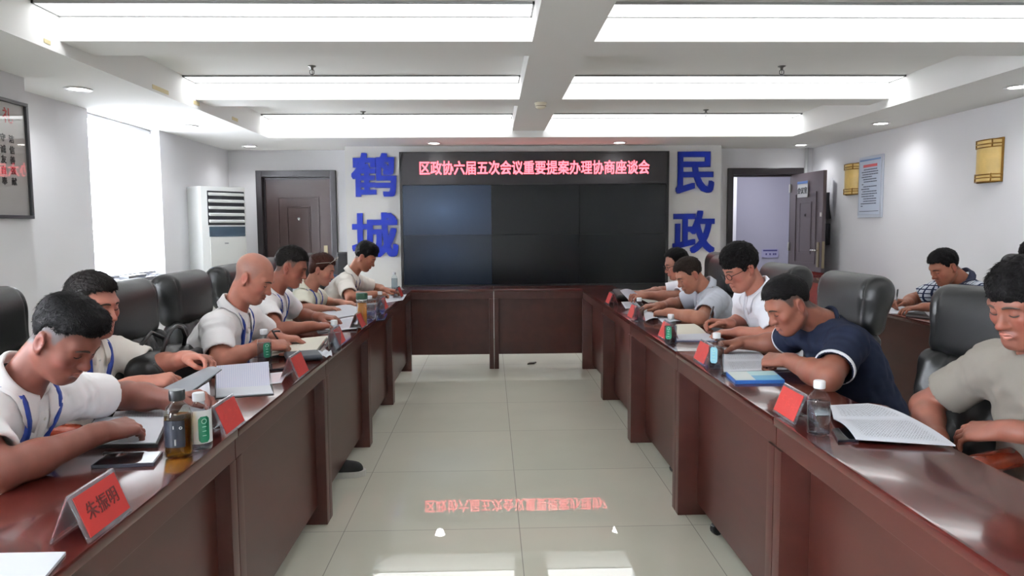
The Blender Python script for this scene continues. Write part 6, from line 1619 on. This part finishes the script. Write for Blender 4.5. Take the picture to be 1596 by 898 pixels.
sheet('document', 'white papers under the hands of the man in the grey shirt', 'document', corners3(((1018, 491), (1036, 488), (1062, 501), (1036, 506)), z1), P_TEXT, 0.003, lambda u, v: 0.008*math.sin(math.pi*u))
sheet('document', 'bluish papers beside the bottle of the man in the grey shirt', 'document', corners3(((1003, 486), (1014, 485), (1030, 497), (1006, 501)), z1), P_PLAIN, 0.002, lambda u, v: 0.012*math.sin(math.pi*u))
sheet('held_page', 'white papers held up by the far right man with glasses', 'paper', (pw(966, 453, 5.5), pw(984, 452, 5.36), pw(1003, 466, 5.36), pw(982, 470, 5.42)), P_PLAIN, 0.002, lambda u, v: 0.010*math.sin(math.pi*u))
sheet('document', 'white sheets on the table before the far right man with glasses', 'document', corners3(((968, 471), (990, 470), (999, 479), (975, 481)), z1), P_TEXT, 0.002)
pouch('black pouch on the right table at its far end', 'pouch', 'pouch', ((955, 459), (985, 459), (988, 470), (960, 470)), 0.05, mat('pouch_black', (22, 22, 24), 0.6))
sheet('document', 'white papers under the pen of the man in the checked shirt', 'document', [atz(px, py, 0.771) for px, py in ((1386, 481), (1410, 478), (1432, 490), (1388, 489))], P_PLAIN, 0.004)
sheet('notebook', 'dark notebook under the hand of the man in the checked shirt', 'notebook', [atz(px, py, 0.771) for px, py in ((1412, 488), (1440, 486), (1450, 498), (1412, 494))], K_COVER, 0.006)

# pens in hands
for k, lb in (('folder_reader', 'dark pen in the hand of the heavy-set man with the folder'), ('bald_writer', 'thin pen in the bald man\'s writing hand'), ('white_glasses', 'pen held by the man in the bright white shirt with glasses'), ('checked', 'pen held upright by the man in the checked shirt')):
    X = PEOPLE[k][1]['R']
    if k == 'checked': a, b_ = X(0.118, 0.022, -0.060), X(0.092, 0.060, 0.075)
    elif k == 'white_glasses': a, b_ = X(0.118, 0.022, -0.060), X(0.080, 0.056, 0.075)
    else: a, b_ = X(0.118, 0.020, -0.055), X(0.040, 0.062, 0.045)
    pen(lb, a, b_, mat('pen_grip', (70, 72, 78), 0.3), 0.004)

# handbag on the empty chair
t = thing('handbag', 'black leather handbag with pale buckles on the empty chair beside the bald man', 'bag', (-1.36, 3.02, 0.50)); t.scale = (1.1, 1.05, 1.1)
LB = mat('bag_leather', (26, 26, 27), 0.38, bump=(120, 0.15, 0.002))
v, f = sdf_mesh([bx((0, 0, 0.17), (0.075, 0.19, 0.17), 0.05, None, 0.03), rc((0, -0.13, 0.31), (0, 0.13, 0.31), 0.035, 0.035, 0.05)], 0.008, waves(3, 0.05, 0.12, 8, 0.003)); np_mesh('body', v, f, LB, t)
v, f = sdf_mesh([bx((0.072, 0, 0.235), (0.02, 0.165, 0.10), 0.018, None, 0.01)], 0.008); np_mesh('flap', v, f, LB, t)
for s in (-1, 1):
    MB().tube([(0.03, s*0.10, 0.33), (0.045, s*0.095, 0.385), (0.05, s*0.05, 0.425), (0.05, 0.0, 0.437), (0.05, -s*0.05, 0.425), (0.045, -s*0.095, 0.385), (0.03, -s*0.10, 0.33)] if s > 0 else [(-0.03, 0.10, 0.33), (-0.04, 0.095, 0.38), (-0.045, 0, 0.415), (-0.04, -0.095, 0.38), (-0.03, -0.10, 0.33)], 0.008, 8).build('handle', LB, t, smooth=True)
    b = MB(); y0 = s*0.06
    for yy in (y0-0.012, y0+0.012): b.box((0.090, yy-0.003, 0.175), (0.096, yy+0.003, 0.21))
    b.box((0.090, y0-0.015, 0.172), (0.096, y0+0.015, 0.178)); b.build('buckle', mat('buckle_steel', (215, 216, 220), 0.25, 0.6), t)
